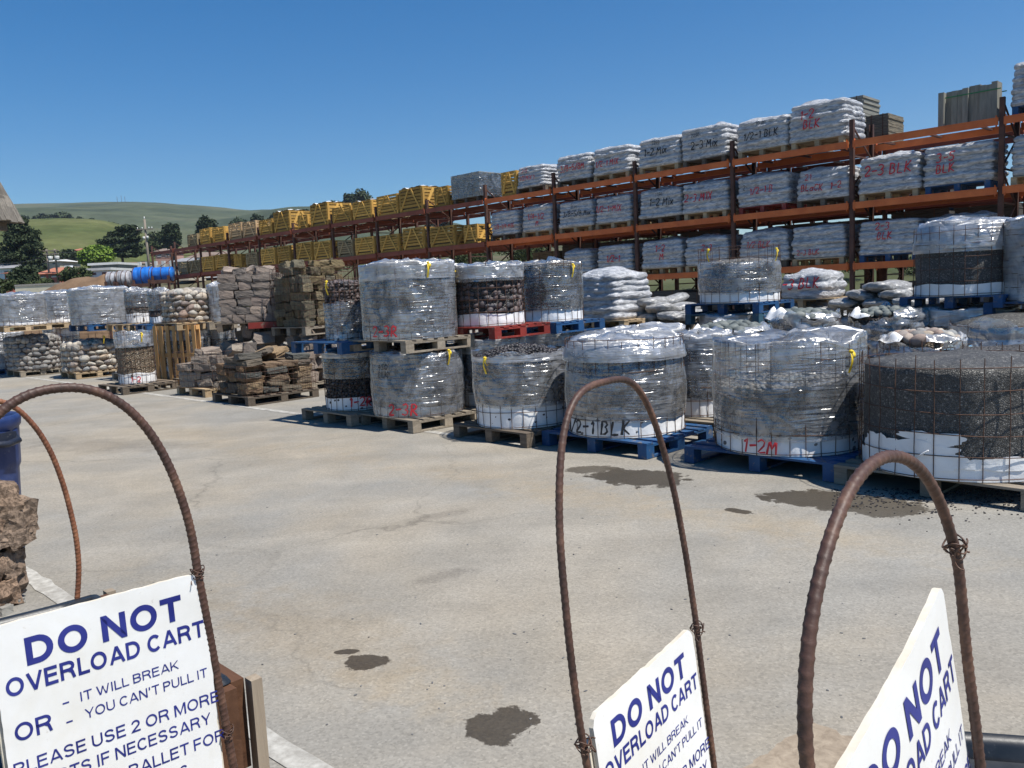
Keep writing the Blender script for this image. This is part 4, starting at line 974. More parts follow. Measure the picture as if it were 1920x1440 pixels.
rack_sacks(2, 0, 1, [('2-3 MIX', -.15, .33, .19, SPR)], 1.18, .82, 7, 'tan', 0, 'middle shelf sack load sprayed 2-3 MIX in red')
rack_sacks(1, 1, 1, [('1/2-1 B', .0, .33, .16, SPR), ('2', -.42, .45, .12, SPB)], 1.18, .80, 7, 'red', 0, 'middle shelf sack load sprayed 1/2-1 B in red on a red pallet')
rack_sacks(1, 0, 1, [('21', -.3, .5, .14, SPR), ('BLaCK', -.22, .22, .15, SPR), ('1-2', .3, .22, .15, SPR)], 1.10, .74, 6, 'dark', .12, 'middle shelf sack load sprayed Black 1-2 in red')
rack_sacks(0, 1, 1, [('2-3 BLK', .0, .40, .22, SPR)], 1.16, .84, 7, 'tan', 0, 'middle shelf sack load with 2-3 BLK in large red letters', end=[('2-3', 0, .45, .17, SPR), ('BLK', 0, .22, .17, SPR)])
rack_sacks(0, 0, 1, [('3-5', -.2, .52, .18, SPR), ('BLK', -.2, .27, .17, SPR)], 1.18, .86, 8, 'blue', 0, 'middle shelf sack load sprayed 3-5 BLK on a blue pallet')
rack_sacks(-1, 1, 1, [('3-5', 0, .4, .18, SPR)], 1.12, .86, 8, 'tan', 0, 'middle shelf sack load at the right edge behind the rack post')
# behind the middle shelf ones: rear loads seen past their ends
for (i, k, lev, lab, off) in ((1, 0, 1, 'red lettered sack load in the rear rack behind the Black 1-2', -.75), (0, 1, 1, 'red lettered sack load in the rear rack behind the large 2-3 BLK', -.75)):
    rack_sacks(i, k, lev, [], 1.1, .74, 6, 'dark', off, lab, 2.3, end=[('2-3', 0, .4, .18, SPR), ('BLK', 0, .18, .18, SPR)])
# lower shelf
rack_sacks(3, 1, 0, [], .9, .72, 7, 'dark', 0, 'lower shelf plain sack load half hidden by its neighbour')
rack_sacks(3, 0, 0, [('1/2-1', -.0, .28, .18, SPR)], 1.10, .78, 7, 'dark', 0, 'lower shelf sack load sprayed 1/2-1 in red')
rack_sacks(2, 1, 0, [('1-2', .0, .48, .18, SPR), ('M', .05, .24, .17, SPR)], 1.14, .80, 7, 'tan', 0, 'lower shelf sack load sprayed 1-2 M in red')
rack_sacks(2, 0, 0, [('2-3', .05, .40, .16, SPR)], 1.14, .80, 7, 'tan', 0, 'lower shelf sack load sprayed 2-3 behind the two yellow ties')
rack_sacks(1, 1, 0, [('1/2 BLK', -.1, .38, .15, SPR)], 1.16, .82, 7, 'dark', 0, 'lower shelf rounded sack load with faint red letters', bowl=.12)
rack_sacks(1, 0, 0, [('2-3 BLK', -.2, .10, .12, SPR)], 1.14, .82, 8, 'tan', 0, 'lower shelf sack load with red letters along its bottom sack')
rack_sacks(0, 1, 0, [('2-3', -.1, .58, .16, SPR), ('BLK', -.05, .36, .15, SPR)], 1.12, .80, 8, 'blue', 0, 'lower shelf sack load sprayed 2-3 BLK on a blue pallet')
rack_sacks(0, 0, 0, [], 1.12, .76, 7, 'dark', 0, 'lower shelf sack load behind the hooded black gravel')
ordw = ['first', 'second', 'third', 'fourth', 'fifth', 'sixth', 'seventh', 'eighth', 'ninth', 'tenth', 'eleventh', 'twelfth']
M['shadeslab'] = simple('shade_toned_slabs', (.030, .030, .030), (.085, .08, .075), 4, .9, .4, .02, (1, 1, 12))  # near-black tone puts the shade around the rack loads into the colour
# grey tarped pavers and crate at the left end of the top sacks; boards and pavers elsewhere
def paver_stack(loc, rz, wx, wy, h, label, name='paver_stack', cat='paver stack', mat='paver', tilt=0.0, film=None):
    root = thing(name, label, cat, loc, rz, 'stone slabs and pavers in the racks')
    n = max(4, int(h / .055)); mb = MB()
    for i in range(n): mb.box((rng.normal() * .006 + tilt * i / n, rng.normal() * .006, (i + .5) * h / n), (wx - abs(rng.normal()) * .012, wy, h / n * .93))
    mb.build('slabs', M[mat], root)
    mb = MB()
    for x in (-wx * .25, wx * .25):
        mb.box((x, -wy / 2 - .008, h / 2), (.02, .004, h)); mb.box((x, 0, h + .004), (.02, wy + .02, .004))
    mb.build('strap', M['wire'], root)
    if film:
        P, Nn, s, L = perim(wx + .03, wy + .03, 50, .03); rows = []
        for t in np.linspace(0, 1, 9):
            q = P + Nn * (.006 + .008 * fbm(np.stack([P[:, 0] * 5, P[:, 1] * 5, 0 * s + t * 7], 1), 4))[:, None]; rows.append(np.stack([q[:, 0], q[:, 1], 0 * s + h * t * 1.01], 1))
        mb = MB(); mb.grid(np.stack(rows), 0, True, True); mb.build('stretch_film', M[film], root)
    return root
zt = ZB[2] + BH / 2 + .004
rack_pallet(-11.85, zt, 'dark', 'dark pallet under the film wrapped grey pavers'); paver_stack(rk(-11.85, .52, zt + PAL_H), YAW, 1.25, 1.0, .72, 'film wrapped grey paver stack on the top shelf left of the sacks', film='film_clear')
paver_stack(rk(-2.1, 2.3, zt + .14), YAW, 1.0, 1.0, 1.0, 'grey paver stack in the rear rack behind the top 1/2-1 BLK sacks')
paver_stack(rk(-.80, 2.3, zt + .14), YAW, .62, .95, 1.10, 'tall stepped paver stack in the rear rack beside the top 1-2 BLK sacks')
paver_stack(rk(-.20, 2.3, zt + .14), YAW, .5, .9, .62, 'short stepped paver stack in the rear rack beside the tall paver stack', mat='packed')
for k, (i, lev) in enumerate(((2, 1), (4, 1), (2, 0), (4, 0), (-1, 0), (3, 1))):
    paver_stack(rk(bx(i, k % 2), 2.3, ZB[lev] + BH / 2 + .15), YAW, 1.1, 1.0, .6 + .05 * k, ['dark slab stack in the rear rack behind the 1-2 Mix sacks', 'dark slab stack in the rear rack behind the 1/4-1/2 M sacks', 'dark slab stack in the rear rack behind the 1-2 M sacks', 'dark slab stack in the rear rack behind the yellow ledge pallet', 'dark slab stack low in the rear rack at the right edge', 'dark slab stack in the rear rack behind the 3/8-5/8 Mix sacks'][k], 'slab_stack', 'slab stack', 'packed')
for i in range(-1, 5):
    for k in range(2):
        j = (i + 1) * 2 + k
        paver_stack(rk(bx(i, k), .55, .012), YAW, 1.15, 1.0, 1.15 + .06 * (j % 4), f'shade-toned slab stack on the ground under the orange rack, {ordw[j]} from the right', 'slab_stack', 'slab stack', 'shadeslab')
        if i >= 0:
            for lev in (0, 1):
                if (i, lev, k) in ((2, 1, 0), (4, 1, 1), (2, 0, 0), (4, 0, 1), (3, 1, 1)) or (lev == 1 and k == 0 and i in (0, 1)): continue
                paver_stack(rk(bx(i, k), 2.3, ZB[lev] + BH / 2 + .15), YAW, 1.2, 1.0, .84 + .03 * (j % 4), f'shade-toned slab stack on the rear rack {ORD[lev]} shelf, {ordw[j]} from the right', 'slab_stack', 'slab stack', 'shadeslab')
# bundle of upright grey boards on the top shelf
root = thing('board_bundle', 'bundle of grey-green boards standing upright on the top shelf', 'board bundle', rk(2.15, .45, zt), YAW)
mb = MB()
for i in range(10): mb.box((-.5 + i * .1, rng.normal() * .03, .345 + rng.normal() * .015), (.099, .30, .68 + rng.normal() * .02))
mb.build('boards', simple('grey_green_board', (.17, .17, .145), (.27, .265, .225), 3, .8, .3, .01, (6, 6, 1)), root)
mb = MB(); mb.box((0, -.19, .56), (1.02, .006, .02)); mb.box((0, .19, .56), (1.02, .006, .02)); mb.build('strap', simple('green_strap', (.03, .16, .06), (.05, .22, .09)), root)
# lumber packs in white wrap behind the racks
def lumber(loc, L, h, label, txt=None, z=0.0):
    root = thing('lumber_pack', label, 'lumber pack', loc, YAW, 'white wrapped lumber packs behind the racks')
    P = [(-L / 2, 0, h / 2)]; mb = MB(); mb.box((0, 0, h / 2), (L, 1.1, h)); mb.build('wrap', simple('white_lumber_wrap', (.62, .63, .64), (.80, .80, .80), 2, .5, .5, .03), root)
    mb = MB()
    for x in (-L * .35, 0, L * .35): mb.box((x, 0, -.05), (.09, 1.0, .1))
    mb.build('bearer', M['pal_grey'], root)
    if txt:
        mb = MB()
        for j, tx in enumerate(txt): paint(mb, tx, .17, lambda u, v, l: np.stack([u, 0 * u - .552 - l, v], 1), .025, (-L * .30 + j * .3, h * (.62 - .42 * j)))
        mb.build('marking', simple('blue_marker', (.015, .09, .15), (.02, .12, .2)), root)
    return root
lumber(rk(.2, 4.6, 2.15), 5.0, .42, 'white wrapped lumber pack with blue writing seen under the middle beam', ('6X6X20 BRW', '6X6X20 BRW'))
lumber(rk(4.6, 4.8, 3.42), 4.6, .42, 'white wrapped lumber pack high behind the rack, right end')
lumber(rk(-4.5, 4.6, 3.20), 5.0, .35, 'white wrapped lumber pack behind the middle shelf of sacks')
lumber(rk(-3.2, 4.7, 2.05), 5.0, .35, 'white wrapped lumber pack behind the lower shelf of sacks')
# rough steel stands that carry those packs
for j, (x, zt_) in enumerate(((.2, 2.05), (4.6, 3.32), (-4.5, 3.1), (-3.2, 1.95))):
    root = thing('lumber_stand', ['steel stand under the lumber pack with blue writing', 'steel stand under the lumber pack high at the right end', 'steel stand under the lumber pack behind the middle shelf', 'steel stand under the lumber pack behind the lower shelf'][j], 'steel stand', rk(x, 4.6 + (.2 if j == 1 else .1 if j == 3 else 0), 0), YAW)
    for sx_ in (-1.5, 1.5):
        mb = MB()
        for sy_ in (-.4, .4): mb.box((sx_ + .1 * j, sy_, zt_ / 2), (.1, .1, zt_))
        mb.box((sx_ + .1 * j, 0, zt_ - .05), (.096, .7, .08)); mb.build('frame', M['rack_post'], root)

# ------------------------------------------------------------------ wooden crates of stone
CR = {}
def crate_proto(key, w_, d_, h, mat, filled):
    t = thing('wooden_crate', 'x', 'crate', (0, 0, 0), YAW, 'wooden crates of stone on the dark red rack')
    f = MB(); p = .075
    for x in (-w_ / 2 + p / 2, w_ / 2 - p / 2):
        for y in (-d_ / 2 + p / 2, d_ / 2 - p / 2): f.box((x, y, h / 2), (p, p, h))
    for z in (.04, h - .035):
        for y in (-d_ / 2 + .02, d_ / 2 - .02): f.box((0, y, z), (w_ - 2 * p - .002, .035, .07))
        for x in (-w_ / 2 + .02, w_ / 2 - .02): f.box((x, 0, z), (.035, d_ - 2 * p - .002, .07))
    f.build('frame', M[mat], t); s = MB(); n = 5
    for k in range(n):
        z = .11 + (h - .2) * (k + .5) / n
        for y in (-d_ / 2 - .009, d_ / 2 + .009): s.box((0, y, z), (w_, .017, (h - .2) / n * .74))
        for x in (-w_ / 2 - .009, w_ / 2 + .009): s.box((x, 0, z), (.017, d_, (h - .2) / n * .74))
    s.build('slats', M[mat], t); b = MB()
    for y, sg in ((-d_ / 2 - .028, 1),):
        b.bar((-w_ * .42, y, .03), (-w_ * .05, y, h - .03), .055, .018, 0, (0, 1, 0)); b.bar((w_ * .42, y, .03), (w_ * .05, y, h - .03), .055, .018, 0, (0, 1, 0))
    for x in (w_ / 2 + .028,):
        b.bar((x, -d_ * .42, .03), (x, -d_ * .05, h - .03), .09, .018, 0, (1, 0, 0)); b.bar((x, d_ * .42, .03), (x, d_ * .05, h - .03), .09, .018, 0, (1, 0, 0))
        b.box((x, -d_ * .46, h / 2), (.018, .08, h)); b.box((x, d_ * .46, h / 2), (.018, .08, h))
    b.build('brace', M[mat], t)
    c = MB(); m_ = 6; hh = h * (.98 if filled else .55)
    for k in range(m_): c.box((rng.normal() * .01, rng.normal() * .01, .05 + (k + .5) * (hh - .05) / m_), (w_ * .88, d_ * .86, (hh - .05) / m_ * .9))
    c.build('packed_stone', M['packed'], t)
    if filled:
        A = np.zeros((14, 14, 3))
        xs, ys = np.linspace(-w_ * .47, w_ * .47, 14), np.linspace(-d_ * .47, d_ * .47, 14)
        for a, x in enumerate(xs):
            for b_, y in enumerate(ys): A[a, b_] = (x, y, 0)
        A[:, :, 2] = h + .03 + .035 * fbm(A.reshape(-1, 3) * 5, 8).reshape(14, 14); mb = MB(); mb.grid(A.transpose(1, 0, 2)); mb.build('foam_cover', M['liner'], t)
    return t
def crate(loc, key, label, sc=1.0, first={}):
    spec = {'big': (1.2, 1.05, .74, 'crate', True), 'mid': (1.15, 1.05, .66, 'crate', False), 'pale': (1.1, .95, .66, 'crate_pale', False), 'grey': (1.0, .95, .56, 'crate_grey', False), 'slim': (.62, .95, .62, 'crate', False)}[key]
    if key not in CR: CR[key] = crate_proto(key, *spec); CR[key].location = loc; CR[key]['label'] = label; return CR[key]
    return dup(CR[key], loc, YAW + rng.normal() * .035, label, None, (rng.uniform(.86, 1.04), 1.0, rng.uniform(.82, 1.12)))
TOPC = {6: ('mid', 'grey'), 7: ('big', 'mid'), 8: ('big', 'mid'), 9: ('slim', 'big'), 10: ('pale', 'pale'), 11: ('mid', 'grey'), 5: ('slim', None)}
ordn = ['first', 'second', 'third', 'fourth', 'fifth', 'sixth', 'seventh', 'eighth', 'ninth', 'tenth', 'eleventh', 'twelfth', 'thirteenth', 'fourteenth', 'fifteenth', 'sixteenth']
top_spec = [(5, 1, 'slim', 'top'), (6, 0, 'big', 0), (6, 1, 'mid', 0), (7, 0, 'big', 0), (7, 1, 'mid', 0), (8, 0, 'big', 0), (8, 1, 'slim', 0), (9, 0, 'big', 0), (9, 1, 'mid', 0), (10, 0, 'pale', 0), (10, 1, 'pale', 0), (11, 0, 'mid', 0), (11, 1, 'mid', 0), (12, 0, 'grey', 0)]
KW = {'big': 'yellow crate topped with white foam', 'mid': 'yellow slatted crate', 'slim': 'narrow yellow crate', 'pale': 'pale pinkish crate', 'grey': 'weathered grey-brown crate'}
for j, (i, k, key, _) in enumerate(top_spec):
    x = bx(i, k); crate(rk(x, .5, zt), key, f'{KW[key]}, {ordn[j]} along the top shelf from the wrapped pavers')
mid_spec = [(5, 0, 'slim'), (5, 1, 'mid'), (6, 0, 'mid'), (6, 1, 'mid'), (7, 0, 'mid'), (7, 1, 'grey'), (8, 0, 'mid'), (8, 1, 'mid'), (9, 0, 'mid'), (9, 1, 'mid'), (10, 0, 'grey'), (10, 1, 'slim'), (11, 0, 'mid'), (11, 1, 'mid'), (12, 0, 'grey'), (12, 1, 'grey')]
for j, (i, k, key) in enumerate(mid_spec):
    crate(rk(bx(i, k), .5, ZB[1] + BH / 2 + .004), key, f'{KW[key]}, {ordn[j]} along the middle shelf from the sacks')
crate(rk(-9.98, .5, zt), 'slim', 'narrow brown crate on the top shelf between the wrapped pavers and the red banded sacks')
for j, (i, k) in enumerate(((6, 0), (7, 1), (8, 0), (9, 1), (10, 0))):
    crate(rk(bx(i, k), 2.25, zt if j % 2 else ZB[1] + BH / 2), 'grey', f'{["pale", "dull", "shaded", "far", "last"][j]} crate in the rear rack, {ordn[j]} from the joining bay')
# yellow pallet ledge in the joining bay
pallet(rk(-BAY * 3.4, -1.1, 1.50), 'new', 'yellow-tan pallet lying on top of the stacked sacks behind the mixed gravel', YAW)

# ------------------------------------------------------------------ sack piles on the ground between the cages and the rack
def pile(px_l, px_r, yb, yt, depth, courses, label, marks=(), rz=YAW, wy=.95, **k):
    xc = (px_l + px_r) / 2; P = atY(xc, yb, depth); T = atY(xc, yt, depth); wfull = (px_r - px_l) / FPX * depth
    wx = max(.6, (wfull - wy * .70) / .71 if wfull > wy * 1.1 else wfull * .8); d = np.array([P[0], P[1]]) / math.hypot(P[0], P[1])
    c = P[:2] + d * (wx + wy) * .35
    sack_stack((c[0], c[1], P[2]), rz, wx, wy, T[2] - P[2], courses, label, marks, group='sack piles behind the gravel cages', **k)
    return c, P[2], T[2], wx
cA = pile(1093, 1212, 600, 512, 12.6, 8, 'silvery pile of film wrapped sacks behind the mixed grey gravel', bowl=.12)
pallet((cA[0][0], cA[0][1], cA[1] - PAL_H - .003), 'tan', 'pale pallet under the silvery sack pile')
sack_stack((cA[0][0], cA[0][1], 0.004), YAW, 1.1, .95, cA[1] - PAL_H - .02, 7, 'shaded lower sack pile under the silvery wrapped sacks', group='sack piles behind the gravel cages')
cB = pile(1462, 1590, 560, 512, 14.0, 4, 'low film wrapped sack pile sprayed 2-3 BLK behind the green-grey cobbles', [('2-3 BLK', 'f', -.05, .18, .17, SPR)], bowl=.08)
pallet((cB[0][0], cB[0][1], cB[1] - PAL_H - .003), 'tan', 'pale pallet under the low sack pile sprayed 2-3 BLK')
sack_stack((cB[0][0], cB[0][1], 0.004), YAW, 1.15, .95, cB[1] - PAL_H - .02, 8, 'shaded lower sack pile under the low one sprayed 2-3 BLK', [('2-3', 'f', .1, .85, .14, SPR)], group='sack piles behind the gravel cages')
# individual loose sacks
V, Fc = ICO3
def sack_mesh(k):
    q = V.copy(); q = np.sign(q) * np.abs(q) ** np.array([.55, .55, .8]); q = q * np.array([.33, .21, .075]); q = q * (1 + .10 * fbm(V * 2.2, 70 + k)[:, None]); q[:, 2] += .02 * fbm(V * 4, 90 + k)
    mb = MB(); mb.add(q, Fc, 0, True); return mb
M['sack_clear'] = simple('clear_gravel_sack', (.16, .16, .155), (.48, .48, .48), 7, .28, .7, .03, (2, 2, 4), 6, .6)
SMESH = []
def sack(p, rz, lab, tilt=0.0):
    k = int(rng.integers(4))
    if len(SMESH) <= k or SMESH[k] is None:
        while len(SMESH) <= k: SMESH.append(None)
        o = sack_mesh(k).build('sack', M['sack_clear']); SMESH[k] = o.data
    else: o = link('sack', SMESH[k])
    o.location = [float(t) for t in p]; o.rotation_euler = (tilt, rng.normal() * .06, rz); return tag(o, lab, 'sack', 'loose sacks between the cages and the rack')
def heap_sacks(px, yb, depth, n, rows_, lab, base_lab):
    P = atY(px, yb, depth); c = P[:2] + np.array([0, .5]); z0 = P[2]
    pallet((c[0], c[1], z0 - PAL_H - .004), 'grey', f'weathered grey pallet under the {base_lab}')
    k = 0
    for r_ in range(rows_):
        for j in range(n - r_):
            o = (j - (n - r_ - 1) / 2) * .46
            for dpt in (-.25, .25):
                sack((c[0] + RX[0] * o + RY[0] * dpt, c[1] + RX[1] * o + RY[1] * dpt, z0 + .065 + r_ * .115), YAW + 1.57 + rng.normal() * .15, lab, rng.normal() * .08)
    return c, z0
hA = heap_sacks(1252, 602, 12.8, 3, 4, 'plump pale sack in the loose heap right of the silvery sack pile', 'loose sack heap right of the silvery pile')
sack_stack((hA[0][0], hA[0][1], .004), YAW, 1.15, 1.0, hA[1] - PAL_H - .012, 7, 'shaded sack pile under the loose heap right of the silvery pile', group='sack piles behind the gravel cages')
hB = heap_sacks(1690, 575, 12.2, 3, 3, 'grey sack in the loose heap left of the hooded black gravel', 'loose sack heap left of the hooded gravel')
sack_stack((hB[0][0], hB[0][1], .004), YAW, 1.15, 1.0, hB[1] - PAL_H - .012, 7, 'shaded sack pile under the loose heap left of the hooded gravel', group='sack piles behind the gravel cages')

# ------------------------------------------------------------------ near left: stone pillar, bin, kiosk roof
def lava_mat():
    t = NT('red_brown_lava_rock'); geo = t.n('NewGeometry'); co = t.coord('Object')
    r = t.ramp(geo.outputs['Random Per Island'], [(0, (.21, .14, .095)), (.3, (.29, .20, .14)), (.6, (.20, .155, .12)), (.8, (.31, .22, .155)), (1, (.19, .145, .115))])
    n1 = t.noise(co, 9, 8, .7); v = t.n('TexVoronoi'); t.set(v.inputs['Vector'], co); v.inputs['Scale'].default_value = 60; v.inputs['Randomness'].default_value = 1.0
    n9 = t.noise(co, 38, 6, .75)
    pit = t.ramp(n9, [(.36, 0.0), (.50, 1.0)])
    c = t.mix(.7, r, t.ramp(n1, [(.3, .5), (.7, 1.35)]), 'MULTIPLY'); c = t.mix(.35, c, pit, 'MULTIPLY')
    return t.fin(c, .95, t.bump(t.math('ADD', n1, t.math('MULTIPLY', pit, .5)), .8, .02), .15)
M['lava'] = lava_mat(); M['mortar'] = simple('grey_mortar', (.20, .19, .17), (.34, .32, .28), 12, .95, .5)
pc = G(70, 1150); cxp, cyp = pc[0] - .63, pc[1] + .05; PT = .66
root = thing('stone_pillar', 'square pillar of rough red-brown lava rock with a mortar cap', 'pillar', (cxp, cyp, 0), YAW + rad(20))
mb = MB(); mb.box((0, 0, PT / 2), (.50, .50, PT)); mb.box((0, 0, PT + .012), (.56, .56, .03)); mb.build('mortar_core', M['mortar'], root)
mb = MB(); V3, F3 = ICO3
for side in range(4):
    z = .09
    a = side * math.pi / 2; ca, sa = math.cos(a), math.sin(a); Rs = np.array([[ca, -sa, 0], [sa, ca, 0], [0, 0, 1]])
    while z < PT - .01:
        hh = rng.uniform(.10, .17); x = -.30
        while x < .26:
            L = rng.uniform(.13, .24); k = int(rng.integers(1, 999)); q = PROTO['slab'][k % 6][0] * np.array([L * .53, .13, hh * .52])
            q = q + np.stack([fbm(q * 16, k + j) for j in range(3)], 1) * .012
            mb.add((q @ rotm(rng.normal() * .1, rng.normal() * .15, 0).T + np.array([x + L / 2, -.245 + rng.normal() * .02, min(z, PT - hh * .45)])) @ Rs.T, PROTO['slab'][k % 6][1], 0, False); x += L * .98
        z += hh * .94
mb.build('stonework', M['lava'], root)
mb = MB()
for k in range(26):
    q = PROTO['slab'][k % 6][0] * rng.uniform(.012, .035, 3); a = rng.uniform(0, 6.28); d = rng.uniform(.36, .46)
    mb.add(q + np.array([d * math.cos(a), d * math.sin(a), .015]), PROTO['slab'][k % 6][1])
mb.build('footing_rubble', M['mortar'], root)

def plastic(name, c, rough=.45):
    t = NT(name); co = t.coord('Object'); n1 = t.noise(co, 5, 7, .65); n2 = t.noise(co, 30, 4, .7)
    cc = t.mix(t.ramp(n1, [(.45, 0.0), (.75, .45)]), c, tuple(min(1, x * 1.8 + .05) for x in c)); cc = t.mix(t.ramp(n2, [(.62, 0.0), (.72, .35)]), cc, (.3, .29, .27))
    return t.fin(cc, rough, t.bump(n2, .15, .004), .5)
M['bin_blue'] = plastic('scuffed_blue_plastic', (.012, .028, .105)); M['bin_dark'] = plastic('dark_blue_plastic', (.012, .016, .03))
bp = atY(8, 800, 5.4); bx0, by0 = bp[0] - .24, bp[1]
root = thing('trash_bin', 'round dark blue plastic trash bin behind the stone pillar', 'trash bin', (bx0, by0, 0), rad(-20))
mb = MB(); n = 48; th = np.linspace(0, 2 * np.pi, n, endpoint=False); rows = []
for z in np.linspace(0, .86, 30):
    t = z / .86; rr = .235 + .045 * t + .012 * (math.sin(t * 9.5) > .2) + .004 * np.cos(th * 12); rows.append(cyl(th, np.full(n, z), rr))
rows.insert(0, cyl(th, np.zeros(n), .01)); mb.grid(np.stack(rows), 0, True, True); mb.build('body', M['bin_blue'], root)
mb = MB(); prof = [(.276, .80), (.286, .80), (.290, .84), (.304, .86), (.308, .90), (.300, .925), (.285, .93), (.27, .915), (.262, .86)]
mb.grid(np.stack([cyl(th, np.full(n, z), r) for r, z in prof]), 0, True, True); mb.build('rim', M['bin_blue'], root)
for sg in (-1, 1):
    mb = MB(); mb.tube([(sg * .29, -.09, .80), (sg * .335, -.085, .77), (sg * .345, 0, .76), (sg * .335, .085, .77), (sg * .29, .09, .80)], .022, 8); mb.box((sg * .30, 0, .79), (.05, .17, .08)); mb.build('handle', M['bin_dark'], root)
mb = MB(); mb.grid(np.stack([cyl(th, np.full(n, .84 + .03 * (1 - r / .27)), r) for r in (.265, .2, .1, .003)]), 0, True, True); mb.build('liner_bag', M['bin_dark'], root)

# kiosk with a steep wooden shake roof, only its right corner is in view
kc = atY(50, 424, 11.0); kx, ky, kz = kc[0] - 1.15, kc[1] - 1.15, kc[2] + .05
root = thing('kiosk', 'small post-mounted kiosk with a steep weathered wooden shake roof', 'kiosk', (kx, ky, 0), rad(2))
M['shake'] = wood('weathered_shake', (.10, .09, .075), (.28, .25, .21), 2, 1.4)
for c_ in range(9):
    mb = MB(); z0 = kz + c_ * .145; w0 = 1.15 - c_ * .047
    if w0 < .2: break
    for side in range(4):
        a = side * math.pi / 2; ca, sa = math.cos(a), math.sin(a); Rs = np.array([[ca, -sa, 0], [sa, ca, 0], [0, 0, 1]]); x = -w0
        while x < w0 - .03:
            bw = min(rng.uniform(.10, .22), w0 - x); j = rng.normal() * .012; wb = w0 - .062
            A = np.array([(x, -w0, z0 + j), (x + bw - .006, -w0, z0 + j), (x + bw - .006, -w0 + .03, z0 + j - .01), (x, -w0 + .03, z0 + j - .01), (np.clip(x, -wb, wb), -wb, z0 + .19), (np.clip(x + bw - .006, -wb, wb), -wb, z0 + .19), (np.clip(x + bw - .006, -wb, wb), -wb + .02, z0 + .185), (np.clip(x, -wb, wb), -wb + .02, z0 + .185)])
            mb.add(A @ Rs.T, [(0, 1, 5, 4), (3, 2, 1, 0), (7, 6, 2, 3), (0, 4, 7, 3), (1, 2, 6, 5), (4, 5, 6, 7)]); x += bw
    mb.build('shake_course', M['shake'], root)
mb = MB(); mb.box((0, 0, kz - .06), (2.0, 2.0, .10)); mb.build('eave_board', M['pal_dark'], root)
mb = MB(); mb.box((0, 0, kz / 2 - .06), (.2, .2, kz - .12)); mb.build('post', M['pal_dark'], root)

# ------------------------------------------------------------------ hand carts with bent rebar handles and warning signs
def rust_mat(name, c1, c2, c3):
    t = NT(name); co = t.coord('Object'); n1 = t.noise(co, 26, 7, .7); n2 = t.noise(co, 7, 5, .65)
    c = t.ramp(t.math('ADD', t.math('MULTIPLY', n1, .5), t.math('MULTIPLY', n2, .5)), [(.36, c1), (.5, c2), (.62, c3)])
    return t.fin(c, .55, t.bump(n1, .45, .003), .5)
M['rebar'] = rust_mat('rusty_rebar', (.034, .018, .013), (.078, .038, .026), (.165, .085, .052))
M['rebar_thin'] = rust_mat('orange_rusty_rebar', (.08, .030, .015), (.20, .075, .035), (.36, .16, .075))
def sign_board_mat():
    t = NT('worn_white_sign_board'); co = t.coord('Object'); n1 = t.noise(co, 6, 6, .6); n2 = t.noise(t.coord('Object', (4, 1, 30)), 9, 6, .7, 1.0); n3 = t.noise(co, 90, 3)
    c = t.ramp(n1, [(.35, (.74, .73, .69)), (.65, (.83, .83, .81))]); c = t.mix(t.ramp(n2, [(.66, 0.0), (.74, .5)]), c, (.52, .48, .40)); c = t.mix(t.ramp(n3, [(.70, 0.0), (.78, .35)]), c, (.40, .34, .26)); n4 = t.noise(co, 2.2, 5, .7, .8); c = t.mix(t.ramp(n4, [(.5, 0.0), (.78, .45)]), c, (.66, .60, .46))
    return t.fin(c, .38, t.bump(n1, .05, .01), .45)
M['sign'] = sign_board_mat(); M['sign_edge'] = simple('yellowed_board_edge', (.55, .48, .36), (.74, .70, .62), 14, .8, .4)
M['sign_blue'] = simple('blue_sign_lettering', (.010, .016, .15), (.035, .045, .26), 9, .5, .05)
M['tie'] = rust_mat('rusty_tie_wire', (.03, .014, .010), (.07, .035, .022), (.12, .06, .035))
M['deck'] = wood('weathered_cart_deck', (.20, .165, .12), (.38, .32, .24), 0)
M['tyre'] = simple('black_rubber', (.012, .012, .012), (.03, .03, .03), 20, .8, .2)
def frame_of(q):
    x, y, z, yaw, lean, roll = q
    u = np.array([math.sin(yaw), math.cos(yaw), 0.]); n = np.array([math.cos(yaw), -math.sin(yaw), 0.]); v = np.array([0, 0, 1.])
    v, n = math.cos(lean) * v + math.sin(lean) * n, math.cos(lean) * n - math.sin(lean) * v
    u, v = math.cos(roll) * u + math.sin(roll) * v, math.cos(roll) * v - math.sin(roll) * u
    return np.array([x, y, z]), u, v, n
def rebar_tube(mb, P, r, ribs=True, pitch=.0125):
    P = np.asarray(P, float); d = np.r_[0, np.cumsum(np.linalg.norm(np.diff(P, axis=0), axis=1))]
    n = int(d[-1] / (pitch / 7)); t = np.linspace(0, d[-1], n); Q = np.stack([np.interp(t, d, P[:, k]) for k in range(3)], 1)
    ker = np.ones(9) / 9
    for k in range(3): Q[4:-4, k] = np.convolve(Q[:, k], ker, 'valid')
    Q = Q + np.stack([vnoise(np.stack([t * 9, 0 * t + 5 * k, 0 * t + P[0, 0] * 50], 1), 60 + k) for k in range(3)], 1) * .0016
    mb.tube(Q, r * .95, 14, 0, True); A = mb.v[-1].reshape(n, 14, 3); c = A.mean(1, keepdims=True); th = np.arange(14) / 14
    ph = t[:, None] / pitch + .55 * np.abs(th[None] * 2 - 1); fr = ph - np.floor(ph); lug = np.abs(th[None] * 2 - 1); k_ = 1 + .13 * np.exp(-((fr - .5) / .15) ** 2) * (np.minimum(lug, 1 - lug) > .05) + .09 * (np.minimum(lug, 1 - lug) < .06) + .015 * rng.normal(size=(n, 14))
    mb.v[-1] = (c + (A - c) * k_[:, :, None]).reshape(-1, 3)
